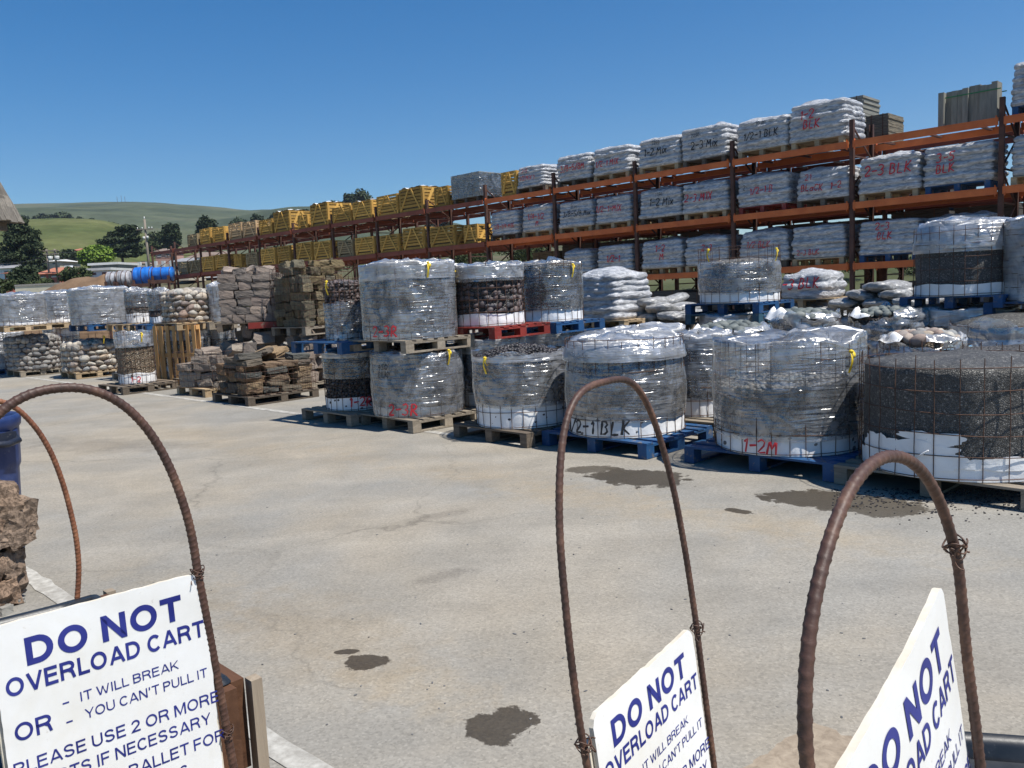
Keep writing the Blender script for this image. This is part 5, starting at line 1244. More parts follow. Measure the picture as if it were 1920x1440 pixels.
SANS = {   # (width, strokes) as centre lines in a unit box; a closed stroke ends where it starts
 'A': (.98, [[(0, -.1), (.46, 1), (.54, 1), (1, -.1)], [(.2, .26), (.8, .26)]]), 'B': (.82, [[(0, 0), (0, 1), (.58, 1)] + arc(.58, .77, .38, .23, 60, -60, 5) + [(.58, .54), (0, .54)], [(.58, .54)] + arc(.6, .27, .40, .27, 60, -60, 5) + [(.58, 0), (0, 0)]]),
 'C': (.92, [arc(.5, .5, .5, .5, 42, 318, 19)]), 'D': (.88, [[(0, 0), (0, 1), (.42, 1)] + arc(.42, .5, .58, .5, 78, -78, 11) + [(.42, 0), (0, 0)]]),
 'E': (.74, [[(1, 1), (0, 1), (0, 0), (1, 0)], [(0, .53), (.92, .53)]]), 'F': (.70, [[(1, 1), (0, 1), (0, -.1)], [(0, .5), (.88, .5)]]), 'I': (.2, [[(.5, -.1), (.5, 1.1)]]),
 'K': (.88, [[(0, -.1), (0, 1.1)], [(1.0, 1.1), (.0, .30)], [(.30, .56), (1.02, -.1)]]), 'L': (.68, [[(0, 1.1), (0, 0), (1, 0)]]), 'M': (1.02, [[(0, -.1), (0, 1), (.08, 1), (.5, -.02), (.92, 1), (1, 1), (1, -.1)]]),
 'N': (.86, [[(0, -.1), (0, 1), (.06, 1), (.94, 0), (1, 0), (1, 1.1)]]), 'O': (.98, [arc(.5, .5, .5, .5, 90, 450, 33)]), 'P': (.78, [[(0, -.1), (0, 1), (.6, 1)] + arc(.6, .74, .40, .26, 70, -70, 7) + [(.6, .48), (0, .48)]]),
 'R': (.88, [[(0, -.1), (0, 1), (.58, 1)] + arc(.58, .75, .38, .25, 70, -70, 7) + [(.58, .5), (0, .5)], [(.55, .5), (.84, .36), (.94, .08), (1.0, -.1)]]),
 'S': (.82, [arc(.5, .75, .46, .25, 15, 170, 9) + arc(.48, .755, .44, .24, 190, 260, 5) + arc(.52, .26, .46, .24, 80, 0, 6) + arc(.5, .25, .48, .25, -15, -165, 9)]),
 'T': (.80, [[(-.0, 1), (1.0, 1)], [(.5, 1), (.5, -.1)]]), 'U': (.84, [[(0, 1.1), (0, .36)] + arc(.5, .34, .5, .34, 188, 352, 11) + [(1, .36), (1, 1.1)]]), 'V': (.92, [[(0, 1.1), (.46, 0), (.54, 0), (1, 1.1)]]),
 'W': (1.28, [[(0, 1.1), (.22, 0), (.28, 0), (.5, .96), (.72, 0), (.78, 0), (1, 1.1)]]), 'Y': (.92, [[(0, 1.1), (.5, .42), (1, 1.1)], [(.5, .46), (.5, -.1)]]),
 '2': (.74, [arc(.5, .70, .48, .30, 170, -30, 11) + [(.06, .06), (.0, 0), (1.0, 0)]]), "'": (.2, [[(.5, 1.1), (.5, .72)]]), '-': (.4, [[(0, .42), (1, .42)]]), ' ': (.34, [])}
def sans(txt, x0, x1, yb, cap, wt):
    """block capitals with square ends fitted between x0 and x1"""
    VV, FF, o, x, k = [], [], 0, 0.0, 0
    for ch in txt:
        w_, st = SANS[ch]; w_ = max(w_, wt); x_ = x
        for q in st:
            q = np.array(q, float); closed = np.allclose(q[0], q[-1]); q = np.stack([x + wt / 2 + q[:, 0] * (w_ - wt), wt / 2 + q[:, 1] * (1 - wt)], 1)
            keep = np.r_[True, np.linalg.norm(np.diff(q, axis=0), axis=1) > 1e-6]; q = q[keep]
            if closed: q = q[:-1] if np.allclose(q[0], q[-1]) else q
            n = len(q); e = np.roll(q, -1, 0) - q; e /= np.linalg.norm(e, axis=1, keepdims=True); nn = np.stack([-e[:, 1], e[:, 0]], 1); m_ = np.zeros_like(q)
            for a in range(n):
                n1 = nn[a - 1] if (closed or a > 0) else nn[a]; n2 = nn[a] if (closed or a < n - 1) else nn[a - 1]
                b = n1 + n2; L2 = b @ b; m_[a] = b * (2 / L2) if L2 > .5 else n1
            if not closed: q[0] -= e[0] * wt * .5 * (abs(e[0][0]) > .9 and txt != '-' and ch not in 'ABPRK'); q[-1] += e[-2] * wt * .5 * (abs(e[-2][0]) > .9)
            P2 = np.concatenate([q - m_ * wt / 2, q + m_ * wt / 2]); P2[:, 1] = np.clip(P2[:, 1], 0, 1)
            z = (k % 3) * .00012; VV.append(np.c_[P2, np.full(len(P2), z)]); k += 1
            FF += [[o + a, o + (a + 1) % n, o + n + (a + 1) % n, o + n + a] for a in range(n if closed else n - 1)]; o += 2 * n
        x = x_ + (w_ * (.90 if ch == 'C' else 1) + (.09 if ch in 'LTYVA' else .15) if ch != ' ' else w_)
    V = np.concatenate(VV); V[:, 0] = x0 + (V[:, 0] - V[:, 0].min()) * (x1 - x0) / max(V[:, 0].max() - V[:, 0].min(), 1e-6); V[:, 1] = yb + V[:, 1] * cap
    return V, FF
LINES = [('DO NOT', -.107, .175, -.0875, .053, .215), ('OVERLOAD CART', -.145, .215, -.1355, .035, .185), ('IT WILL BREAK', -.028, .156, -.186, .0185, .135), ("YOU CAN'T PULL IT", -.024, .211, -.223, .0195, .135),
         ('-', -.059, -.048, -.192, .030, .10), ('-', -.057, -.046, -.230, .030, .10), ('OR', -.141, -.080, -.222, .034, .165), ('PLEASE USE 2 OR MORE', -.150, .229, -.284, .0245, .145),
         ('CARTS IF NECESSARY', -.128, .208, -.325, .0245, .145), ('PALLET FOR', .040, .232, -.3705, .0245, .145), ('S', .135, .150, -.415, .0245, .145)]
LETTERS = [sans(*l) for l in LINES]
def hand_cart(key, q, W, A, e, sp, bar, board, tx, ty, ox, oy, labels, tie_at, warp=0.0, thin='rebar'):
    O, u, v, n = frame_of(q); O = CAM + (O - CAM) * 1.2; A *= 1.2
    deckz = .30
    def PT(a, b, c=0.0): return O + u * a + v * b + n * c
    t = np.linspace(0, np.pi, 161); cu = -np.sign(np.cos(t)) * np.abs(np.cos(t)) ** e * W / 2; cv = A * np.sin(t)
    dn = (O[2] - deckz) / v[2]
    us = np.concatenate([-W / 2 - sp * np.linspace(dn, .01, 60), cu, W / 2 + sp * np.linspace(.01, dn, 60)]); vs = np.concatenate([-np.linspace(dn, .01, 60), cv, -np.linspace(.01, dn, 60)])
    base = PT(0, -dn); root = thing('hand_cart', labels[0], 'hand cart', (base[0], base[1], 0), 0)
    off = np.array([base[0], base[1], 0])
    mb = MB(); rebar_tube(mb, O + us[:, None] * u + vs[:, None] * v - off, bar); mb.build('rebar_handle', M[thin], root)
    # low deck with wheels in front of the handle
    nh = np.array([n[0], n[1], 0]); nh /= np.linalg.norm(nh); uh = np.array([u[0], u[1], 0]); uh /= np.linalg.norm(uh); Rm = np.stack([uh, np.cross([0, 0, 1.0], uh), [0, 0, 1.0]], 1)
    dirn = nh; wd = W + .16 + abs(sp) * 1.4
    mb = MB(); mb.box(dirn * .31 + np.array([0, 0, deckz + .0]), (wd, .74, .035), Rm); mb.build('deck', M['deck'], root)
    for a in (-1, 1):
        for b in (.08, .56):
            w_ = MB(); c0 = uh * a * (wd / 2 - .04) + dirn * b + np.array([0, 0, .12]); th = np.linspace(0, 2 * np.pi, 20, endpoint=False)
            P = c0 + np.cos(th)[:, None] * dirn * .085 + np.sin(th)[:, None] * np.array([0, 0, .085]); w_.tube(P, .033, 8, 0, True, True)
            w_.tube([c0 - uh * .03, c0 + uh * .03], .07, 16); w_.build('wheel', M['tyre'], root)
        w2 = MB(); c0 = uh * a * (wd / 2 - .04); w2.box(c0 + dirn * .32 + np.array([0, 0, .245]), (.05, .62, .07), Rm); w2.build('bearer', M['deck'], root)
    # the sign tied to it
    b0, b1, b2 = board      # left, right, bottom
    sroot = thing('warning_sign', labels[1], 'sign', O, 0, 'warning signs tied to the hand cart handles')
    def BP(a, b, c): return u * a + v * b + n * (c + warp * ((a - b0) / (b1 - b0)) ** 3 * (1 - .3 * b)) 
    mb = MB(); nx, ny = 24, 30; a_ = np.linspace(b0, b1, nx); b_ = np.linspace(0.0, b2, ny); rc = .012
    def edge(a, b):
        da = min(a - b0, b1 - a); db = min(-b, b - b2); return a, b
    Af = np.zeros((ny, nx, 3)); Ab = np.zeros((ny, nx, 3))
    for i, b in enumerate(b_):
        for j, a in enumerate(a_):
            aa, bb = a, b
            if i in (0, ny - 1) and j in (0, nx - 1): aa += .006 * (1 if j == 0 else -1); bb += .006 * (-1 if i == 0 else 1)
            if j in (0, nx - 1): aa += rng.normal() * .0008
            if i == 0: bb += rng.normal() * .0006
            Af[i, j] = BP(aa, bb, .004); Ab[i, j] = BP(aa, bb, -.004)
    mb.grid(Af[::-1], 0, True); mb.grid(Ab, 0, True)
    for k in range(nx - 1):
        mb.add([Af[0, k], Af[0, k + 1], Ab[0, k + 1], Ab[0, k]], [(0, 1, 2, 3)], 1); mb.add([Af[-1, k], Af[-1, k + 1], Ab[-1, k + 1], Ab[-1, k]], [(0, 3, 2, 1)], 1)
    for k in range(ny - 1):
        mb.add([Af[k, 0], Af[k + 1, 0], Ab[k + 1, 0], Ab[k, 0]], [(0, 3, 2, 1)], 1); mb.add([Af[k, -1], Af[k + 1, -1], Ab[k + 1, -1], Ab[k, -1]], [(0, 1, 2, 3)], 1)
    mb.build('board', [M['sign'], M['sign_edge']], sroot)
    for Lv, Lf in LETTERS: lm = MB(); lm.add(np.array([BP((x - ox) * tx, (y - oy) * ty, .0046 + z) for x, y, z in Lv]), Lf); lm.build('lettering', M['sign_blue'], sroot)
    bk = MB()
    for a in (b1 - .012, b0 + .012):
        bk.box(BP(a, b2 * .5 - .02, -.014), (.035, .016, abs(b2) * .9), np.stack([u, n, v], 1))
    bk.build('backing_strip', M['sign_edge'], sroot)
    for (a, b, s) in tie_at:
        tm = MB(); sgn = 1 if a > 0 else -1; c = u * (sgn * (W / 2 + sp * max(0, -b))) + v * b
        for k in range(3):
            th = np.linspace(0, 2 * np.pi, 26); rr = .0085 + .0012 * k + bar * .35
            tm.tube(c + np.cos(th)[:, None] * u * rr + np.sin(th)[:, None] * n * rr + (v * (.006 * k - .006))[None] + (np.sin(th * 2 + k)[:, None] * v * .005), .0011, 6)
        th = np.linspace(0, 1, 20)[:, None]; tm.tube(c - u * sgn * (.008 + .010 * th) + n * (.008 + .006 * np.sin(th * 7)) + v * (.012 * np.sin(th * 5) * s - .008 * th), .0011, 6)
        tm.tube(c + u * sgn * .004 + n * (.011 + .003 * np.sin(th * 9)) + v * (.018 * (th - .5)) + u * .004 * np.cos(th * 12), .0011, 6); tm.build('tie_wire', M['tie'], sroot)
    return O, u, v, n
hand_cart('left', [-0.6964, 1.2736, 1.1365, 0.8658, -0.0198, 0.0098], .432, .3433, .8509, .0669, .0088, (-.158, .222, -.50), 1.0, 1.0, 0, 0,
          ('hand cart with a wide bent rebar handle bearing the square-on warning sign', 'white DO NOT OVERLOAD CART sign facing the camera, largest of the three'), ((.216, 0.0, 1.0), (.235, -.36, -.4)))
hand_cart('center', [0.17, 1.1293, 1.0532, 0.631, -0.1129, 0.0165], .432, .412, .5502, -.0342, .0060, (-.187, .185, -.50), .98, .84, .034, 0,
          ('hand cart with a narrow arched rebar handle in the middle of the yard', 'white DO NOT OVERLOAD CART sign seen at a slant, middle of the three'), ((.212, -.015, 1.0), (-.214, -.03, -1.0)))
hand_cart('right', [0.3155, 0.6669, 1.2648, 0.7618, -0.0874, 0.1929], .432, .1801, 1.0068, -.1089, .0063, (-.205, .185, -.46), .98, .90, .034, 0,
          ('hand cart with the thick nearest rebar handle in front of the black gravel cage', 'curved white DO NOT sign seen edge-on, its text cut by the photo bottom'), ((.212, .03, 1.0), (-.19, -.02, -.6)), warp=-.014)

# wooden box cart with its thin handle, behind the left sign
M['redwood'] = wood('stained_brown_board', (.055, .026, .015), (.135, .066, .036), 0, .7, .7)
M['oldpost'] = wood('grey_weathered_post', (.16, .125, .09), (.34, .28, .21), 2, .8)
M['soil'] = simple('mossy_soil', (.05, .042, .012), (.16, .125, .035), 40, .95, 1.0, .02)
M['tray'] = plastic('black_plastic_tray', (.014, .017, .022), .4)
ca_ = np.array([-.64, 1.84]); ud = D2; wd_ = -np.array([-N2[0], -N2[1]])
Lb, Wb, zt_, zb_ = .95, .54, .72, .50
cen = ca_ + ud * Lb / 2 + N2 * Wb / 2
root = thing('box_cart', 'brown wooden box cart with a black tray of mossy soil and grey corner posts', 'box cart', (cen[0], cen[1], 0), YAW + math.pi)   # local x along D2, local y towards N2
hx_, hy_ = Lb / 2, Wb / 2
for sg in (-1, 1):
    mb = MB(); mb.box((0, sg * (hy_ - .016), (zt_ + zb_) / 2), (Lb - .07, .032, zt_ - zb_)); mb.build('side_panel', M['redwood'], root)
    mb = MB(); mb.box((sg * (hx_ - .016), 0, (zt_ + zb_) / 2), (.032, Wb - .07, zt_ - zb_)); mb.build('end_panel', M['redwood'], root)
for a in (-1, 1):
    for b in (-1, 1):
        mb = MB(); mb.box((a * (hx_ - .014), b * (hy_ + .014), (zt_ + zb_) / 2 - .004), (.032, .027, zt_ - zb_ + .012)); mb.build('corner_post', M['oldpost'], root)
        mb = MB(); mb.box((a * (hx_ - .1), b * (hy_ - .09), zb_ / 2 + .06), (.08, .08, zb_ - .12)); mb.build('leg', M['pal_dark'], root)
        mb = MB(); th = np.linspace(0, 2 * np.pi, 18, endpoint=False); c0 = np.array([a * (hx_ - .1), b * (hy_ - .09), .075]); mb.tube(c0 + np.stack([np.cos(th) * .05, 0 * th, np.sin(th) * .05], 1), .024, 8, 0, True, True); mb.tube([c0 - [0, .03, 0], c0 + [0, .03, 0]], .045, 12); mb.build('wheel', M['tyre'], root)
mb = MB(); rows = []
for (ins, z) in ((.060, zt_ - .10), (.058, zt_ - .006), (.050, zt_ + .012), (.034, zt_ + .014), (.026, zt_ + .002)):
    P, Nn, s, L = perim(Lb, Wb, 40, .05); P = P - Nn * ins; rows.append(np.stack([P[:, 0], P[:, 1], np.full(len(s), z) + .004 * np.sin(s * 9)], 1))
mb.grid(np.stack(rows), 0, True, True); mb.build('black_tray', M['tray'], root)
A = np.zeros((30, 40, 3)); A[:, :, 0] = np.linspace(-hx_ + .05, hx_ - .05, 40)[None]; A[:, :, 1] = np.linspace(-hy_ + .05, hy_ - .05, 30)[:, None]; A[:, :, 2] = zt_ - .05 + .012 * fbm(A.reshape(-1, 3) * 18, 21).reshape(30, 40)
mb = MB(); mb.grid(A); o = mb.build('soil', M['soil'], root); o['kind'] = 'stuff'
# thin handle at the far end: world points traced at the box's end
far = cen + ud * (hx_ - .02); hp = []
pl_o = np.array([far[0], far[1], 0]); pl_n = np.array([ud[0], ud[1], 0])
for (px, py) in ((-150, 1165), (-150, 1000), (-135, 880), (-100, 790), (-50, 752), (0, 751), (35, 768), (70, 803), (100, 855), (125, 925), (142, 1000), (149, 1060), (147, 1100), (143, 1140), (141, 1200)):
    d = ray(px, py); tt = ((pl_o - CAM) @ pl_n) / (d @ pl_n); hp.append(CAM + d * tt)
hp = np.array(hp); sd_ = np.linspace(0, 1, len(hp)); ss = np.linspace(0, 1, 240); hp = np.stack([np.interp(ss, sd_, hp[:, k]) for k in range(3)], 1)
for _ in range(60): hp[1:-1] = (hp[:-2] + hp[1:-1] * 2 + hp[2:]) / 4
mb = MB(); mb_r = rebar_tube(mb, hp, .0078); o = mb.build('thin_handle', M['rebar_thin']); o.parent = root; o.matrix_parent_inverse = (Matrix.Translation(root.location) @ Matrix.Rotation(root.rotation_euler.z, 4, 'Z')).inverted()
# weathered board and dark tray lying at the lower right
q = G(1500, 1425, .10); root = thing('plywood_board', 'pale weathered plywood board lying on bearers behind the nearest handle', 'board', (q[0] + .08, q[1] - .12, 0), rad(38))
mb = MB(); n = 20; A = np.zeros((n, n, 3)); xs = np.linspace(-.24, .24, n)
A[:, :, 0] = xs[None] + .006 * rng.normal(size=(n, n)); A[:, :, 1] = xs[:, None] + .006 * rng.normal(size=(n, n)); A[:, :, 2] = .10
B = A.copy(); B[:, :, 2] = .082; mb.grid(A); mb.grid(B[:, ::-1])
for a_, b_ in ((A[0], B[0]), (A[-1][::-1], B[-1][::-1]), (A[::-1, 0], B[::-1, 0]), (A[:, -1], B[:, -1])): mb.grid(np.stack([b_, a_]))
mb.build('sheet', M['oldpost'], root); mb = MB(); mb.box((0, -.15, .041), (.44, .07, .08)); mb.box((0, .15, .041), (.44, .07, .08)); mb.build('bearer', M['pal_grey'], root)
q = G(1880, 1420, .30); root = thing('cart_tray', 'dark blue-grey plastic cart tray at the lower right corner', 'tray', (q[0] + .12, q[1] - .28, 0), rad(-14))
mb = MB(); rows = []
for (ins, z) in ((.02, .12), (.0, .28), (-.02, .305), (-.035, .30)):
    P, Nn, s, L = perim(.62, .66, 40, .06); P = P - Nn * ins; rows.append(np.stack([P[:, 0], P[:, 1], np.full(len(s), z)], 1))
mb.grid(np.stack(rows), 0, True, True); mb.add([(-.28, -.30, .255), (.28, -.30, .255), (.28, .30, .255), (-.28, .30, .255)], [(0, 1, 2, 3)]); mb.build('pan', M['tray'], root)
for a in (-.22, .22): mb = MB(); mb.box((a, 0, .06), (.06, .5, .12)); mb.build('skid', M['pal_dark'], root)

# small litter on the asphalt
mb = MB()
for k in range(170):
    p = G(rng.uniform(150, 1900), rng.uniform(800, 1400)); s = rng.uniform(.002, .006); V_, F_ = ICO1; mb.add(V_ * np.array([s * rng.uniform(1, 2.5), s, s * .5]) @ rotm(0, 0, rng.uniform(0, 6)).T + p + [0, 0, s * .3], F_)
tag(mb.build('litter', M['peb_grey']), 'scattered grit and twigs on the asphalt', 'litter', None, 'stuff')
mb = MB()
for k in range(900):
    px, py = rng.uniform(1560, 1990), 915 + abs(rng.normal()) * 22; p = G(px, py); s = rng.uniform(.004, .010); V_, F_ = ICO1; mb.add(V_ * s * np.array([1, .8, .6]) + p + [0, 0, s * .4], F_)
tag(mb.build('gravel', M['peb_black']), 'spilled black gravel grains on the asphalt under the black gravel cage', 'gravel', None, 'stuff')

# ------------------------------------------------------------------ blue and silver rolls at the end of the rack
def roll(pxl, pxr, yt, yb, dep, mat, label, name, crinkle):
    P = atY((pxl + pxr) / 2, (yt + yb) / 2, dep); L = (pxr - pxl) / FPX * dep; r = (yb - yt) / FPX * dep / 2
    root = thing(name, label, 'roll', P, rad(2), 'wrapped rolls beside the dark red rack'); th = np.linspace(0, 2 * np.pi, 40, endpoint=False); rows = []
    for x in np.linspace(-L / 2, L / 2, 22):
        d = np.stack([np.full(40, x), np.cos(th) * r, np.sin(th) * r], 1); rows.append(d * np.array([1, 1, 1]) * (1 + np.array([0, 1, 1]) * (crinkle * fbm(d * np.array([9, 3, 3]), 31)[:, None])))
    e0, e1 = rows[0].copy(), rows[-1].copy(); e0[:, 1:] *= .05; e1[:, 1:] *= .05
    mb = MB(); mb.grid(np.stack([e0] + rows + [e1]), 0, True, True); mb.build('wrapped_body', mat, root)
    mb = MB()
    for x in (-L * .46, 0, L * .46): mb.tube(np.stack([np.full(40, x), np.cos(th) * r * 1.012, np.sin(th) * r * 1.012], 1), .018, 6, 0, True, True)
    mb.build('strap', M['rack_post'], root)
    return P, L, r
M['tarp'] = simple('blue_tarp', (.012, .10, .42), (.025, .19, .62), 3, .4, .6, .05); M['silver'] = simple('silver_wrap', (.16, .16, .17), (.55, .55, .57), 2.5, .3, .8, .06)
specs = ((254, 287, 501, 534, 40, 'tarp', 'crumpled blue tarp roll, the left one of the two'), (289, 323, 501, 527, 40, 'tarp', 'smooth blue tarp roll next to the rack end'), (203, 222, 510, 538, 40, 'silver', 'crinkled silver wrapped reel left of the blue rolls'), (224, 242, 508, 538, 40, 'silver', 'dull wrapped reel with a pale rim beside the blue rolls'))
for k, sp_ in enumerate(specs):
    P, L, r = roll(*sp_[:5], M[sp_[5]], sp_[6], 'tarp_roll' if k < 2 else 'wrapped_reel', .06 if k != 1 else .02)
    root = thing('steel_cradle', 'rusty steel cradle under the ' + sp_[6].split(',')[0], 'cradle', (P[0], P[1], 0), rad(2), 'rusty cradles under the rolls'); zc = P[2] - r
    for sg in (-1, 1):
        mb = MB()
        for y in (-.4, .4): mb.box((sg * L * .42, y, (zc + .25) / 2), (.09, .09, zc + .25))
        mb.box((sg * L * .42, 0, zc - .06), (.086, .7, .1)); mb.build('frame', M['rack_post'], root)
    mb = MB(); mb.box((0, -.5, zc - .02), (L * 1.0, .08, .16)); mb.build('front_beam', M['rack_post'], root)

# ------------------------------------------------------------------ yard edge: soil heap, wall, hedges
def far_box(pxl, pxr, yt, dep, depth_, mat, name, label, cat, yb=None, kind=None, rz=0.0):
    a = atY(pxl, yt, dep); b = atY(pxr, yt, dep); return a, b
q = atY(160, 516, 44); mb = MB(); A = np.zeros((26, 40, 3)); xs = np.linspace(-3.6, 3.6, 40); ys = np.linspace(-2.5, 2.5, 26)
for i, y in enumerate(ys):
    for j, x in enumerate(xs): A[i, j] = (x, y, max(0, 1 - abs(y / 2.5) ** 1.6) * np.interp(x, [-3.6, -2.2, -.6, 1.0, 2.2, 3.6], [0, .82, .95, 1.0, .62, 0]) * q[2])
A[:, :, 2] += .10 * fbm(A.reshape(-1, 3) * 1.5, 41).reshape(26, 40)
mb.grid(A); tag(mb.build('soil_heap', simple('brown_soil', (.12, .072, .04), (.21, .135, .08), 1.5, .95, .8, .06), None, (q[0], q[1], 0)), 'heap of brown soil left of the wrapped reels', 'soil heap')
a = atY(30, 537, 50); b = atY(118, 533, 50)
mb = MB(); mb.bar((a[0], a[1], a[2] / 2), (b[0], b[1], b[2] / 2), .25, (a[2] + b[2]) / 2); root = mb.build('boundary_wall', simple('cream_wall', (.50, .46, .34), (.62, .57, .43), 1.2, .9, .3))
tag(root, 'long low cream boundary wall left of the soil heap', 'wall'); mb = MB(); mb.bar((a[0], a[1], (a[2] + b[2]) / 2 + .05), (b[0], b[1], (a[2] + b[2]) / 2 + .05), .32, .10); mb.build('coping', M['mortar'], root)

# ------------------------------------------------------------------ trees, hedges, houses, poles
def leaf_mat(name, c1, c2):
    t = NT(name); geo = t.n('NewGeometry'); n1 = t.noise(geo.outputs['Position'], .6, 3); r = t.ramp(t.math('ADD', t.math('MULTIPLY', geo.outputs['Random Per Island'], .5), t.math('MULTIPLY', n1, .5)), [(.2, c1), (.8, c2)])
    return t.fin(r, .75, None, .25)
M['leaf_dark'] = leaf_mat('dark_cypress_leaves', (.016, .028, .012), (.055, .076, .032)); M['leaf_mid'] = leaf_mat('olive_leaves', (.03, .045, .016), (.07, .09, .032))
M['leaf_light'] = leaf_mat('fresh_green_leaves', (.10, .17, .018), (.20, .29, .045)); M['bark'] = simple('grey_bark', (.05, .04, .03), (.12, .10, .08), 3, .95, .6, .05)
def crown(mb, c, ext, n, leaf, rg, gaps=.35, flat=False):
    """leaf-size faces on clumps spread through the crown"""
    c = np.array(c); ext = np.array(ext); nc = max(10, n // 60)
    for k in range(nc):
        d = rg.normal(size=3); d /= np.linalg.norm(d); rr = rg.uniform(.45, 1.0) ** .6; cc = c + d * ext * rr * .80; cs = (ext * .6 + ext.min() * .4) * rg.uniform(.26, .46) * np.array([1.0, 1.0, .6 if flat else .85])
        m_ = n // nc; q = rg.normal(size=(m_, 3)); q /= np.linalg.norm(q, axis=1, keepdims=True); q = cc + q * cs * rg.uniform(.6, 1.05, (m_, 1))
        N_ = rg.normal(size=(m_, 3)); N_ /= np.linalg.norm(N_, axis=1, keepdims=True); T_ = np.cross(N_, rg.normal(size=(m_, 3))); T_ /= np.linalg.norm(T_, axis=1, keepdims=True); B_ = np.cross(N_, T_)
        s = leaf * rg.uniform(.6, 1.3, (m_, 1)); Vv = np.stack([q - T_ * s, q + B_ * s * .6, q + T_ * s, q - B_ * s * .6], 1).reshape(-1, 3)
        mb.add(Vv, np.arange(m_ * 4).reshape(-1, 4), 0, False)
def tree(pxl, pxr, yt, yb, dist, leafm, label, n=3200, name='tree', shape='round', crownlow=.25, seed=1, group='trees and shrubs around the houses', leaf=None):
    rg = np.random.default_rng(seed); P = atY((pxl + pxr) / 2, yb, dist); T = atY((pxl + pxr) / 2, yt, dist); w_ = (pxr - pxl) / FPX * dist; h = T[2] - P[2]
    root = thing(name, label, 'tree' if 'tree' in name else 'shrub', P, 0, group); leaf = leaf or max(.10, dist * .0019); n = int(n * 1.7)
    mb = MB(); mb.tube([(0, 0, -1.0), (rg.normal() * .02 * h, 0, h * .3), (rg.normal() * .03 * h, 0, h * .62), (rg.normal() * .03 * h, 0, h * .9)], [h * .04, h * .03, h * .02, h * .006], 8)
    for k in range(7):
        a = rg.uniform(0, 6.28); z = h * rg.uniform(.3, .7); L = w_ * rg.uniform(.25, .42); mb.tube([(0, 0, z), (L * .5 * math.cos(a), L * .5 * math.sin(a), z + h * .06), (L * math.cos(a), L * math.sin(a), z + h * .10)], [h * .014, h * .01, h * .004], 6)
    mb.build('trunk', M['bark'], root); mb = MB()
    if shape == 'round': crown(mb, (0, 0, h * (.5 + crownlow / 2)), (w_ / 2, w_ / 2, h * (1 - crownlow) / 2), n, leaf, rg)
    elif shape == 'tall':
        for (f, ww) in ((.14, .40), (.3, .50), (.46, .50), (.62, .44), (.76, .36), (.88, .26)): crown(mb, (rg.normal() * .06 * w_, 0, h * f), (w_ * ww, w_ * ww, h * .16), n // 5, leaf, rg)
    elif shape == 'spread':
        for (f, ww, ox) in ((.34, .40, .05), (.5, .48, -.05), (.66, .46, -.02), (.8, .34, .1), (.92, .22, .12)): crown(mb, (w_ * ox, 0, h * f), (w_ * ww, w_ * ww * .8, h * .12), n // 4, leaf, rg, .35, True)
    mb.build('crown', M[leafm], root); return root
tree(8, 101, 408, 545, 120, 'leaf_dark', 'big dark cypress tree in front of the green hill, tallest one', 5200, shape='tall', seed=3)
tree(22, 78, 496, 548, 80, 'leaf_dark', 'dark bushy tree below the big cypress', 2600, seed=4, crownlow=.0)
tree(180, 284, 424, 500, 170, 'leaf_dark', 'wide layered dark cypress tree behind the power pole', 5200, shape='spread', seed=5)
tree(152, 215, 459, 506, 140, 'leaf_light', 'fresh light green round tree above the white house', 3600, seed=6, crownlow=.05)
tree(309, 344, 415, 490, 190, 'leaf_dark', 'dark umbrella shaped tree left of the rack end', 2600, seed=7, crownlow=.3)
tree(368, 412, 405, 470, 210, 'leaf_dark', 'dark round tree showing just above the rack beam', 2400, seed=8, crownlow=.2)
tree(100, 156, 468, 496, 175, 'leaf_dark', 'dark spreading shrub left of the light green tree', 2000, name='shrub', seed=9, crownlow=.0)
tree(276, 330, 432, 486, 240, 'leaf_mid', 'olive green tree behind the power pole, right side', 2400, seed=10, crownlow=.05)
tree(50, 112, 520, 552, 70, 'leaf_mid', 'olive shrub along the cream wall', 1800, name='shrub', seed=11, crownlow=.0)
tree(-60, 36, 520, 556, 62, 'leaf_mid', 'olive hedge shrub at the left edge behind the wrapped bundles', 1800, name='shrub', seed=12, crownlow=.0)
tree(-60, 40, 462, 520, 150, 'leaf_dark', 'dark tree half hidden by the kiosk roof', 2200, seed=13, crownlow=.1)
tree(112, 172, 500, 532, 95, 'leaf_mid', 'dull green shrub in front of the white house', 1600, name='shrub', seed=14, crownlow=.0)
for k, (a, b, t_, bt) in enumerate(((60, 92, 401, 424), (92, 146, 397, 421), (144, 160, 406, 420), (160, 182, 411, 424), (182, 225, 416, 432), (20, 62, 404, 428))):
    tree(a, b, t_, bt + 6, 520, 'leaf_dark', ['dark round tree clump on the hill crest behind the cypress', 'largest dark tree clump on the hill crest', 'small dark tree right of the largest crest clump', 'low dark tree on the descending crest', 'long low dark tree clump at the crest end', 'dark tree behind the kiosk on the crest'][k], 1200, seed=20 + k, crownlow=.0, group='trees on the hill crest')
xs_ = [(470, 500, 402, 424), (500, 530, 398, 420), (528, 560, 395, 418), (556, 590, 391, 414), (588, 618, 386, 410), (612, 650, 374, 405), (640, 668, 362, 400), (650, 706, 355, 396), (700, 740, 366, 402), (735, 790, 372, 405), (430, 472, 405, 428), (790, 860, 380, 412)]
for k, (a, b, t_, bt) in enumerate(xs_):
    tree(a, b, t_, bt + 18, 330, 'leaf_dark', f'dark tree on the skyline behind the crates, {ordn[k]} of the row', 1300, seed=40 + k, crownlow=.0, group='trees on the skyline behind the crates')
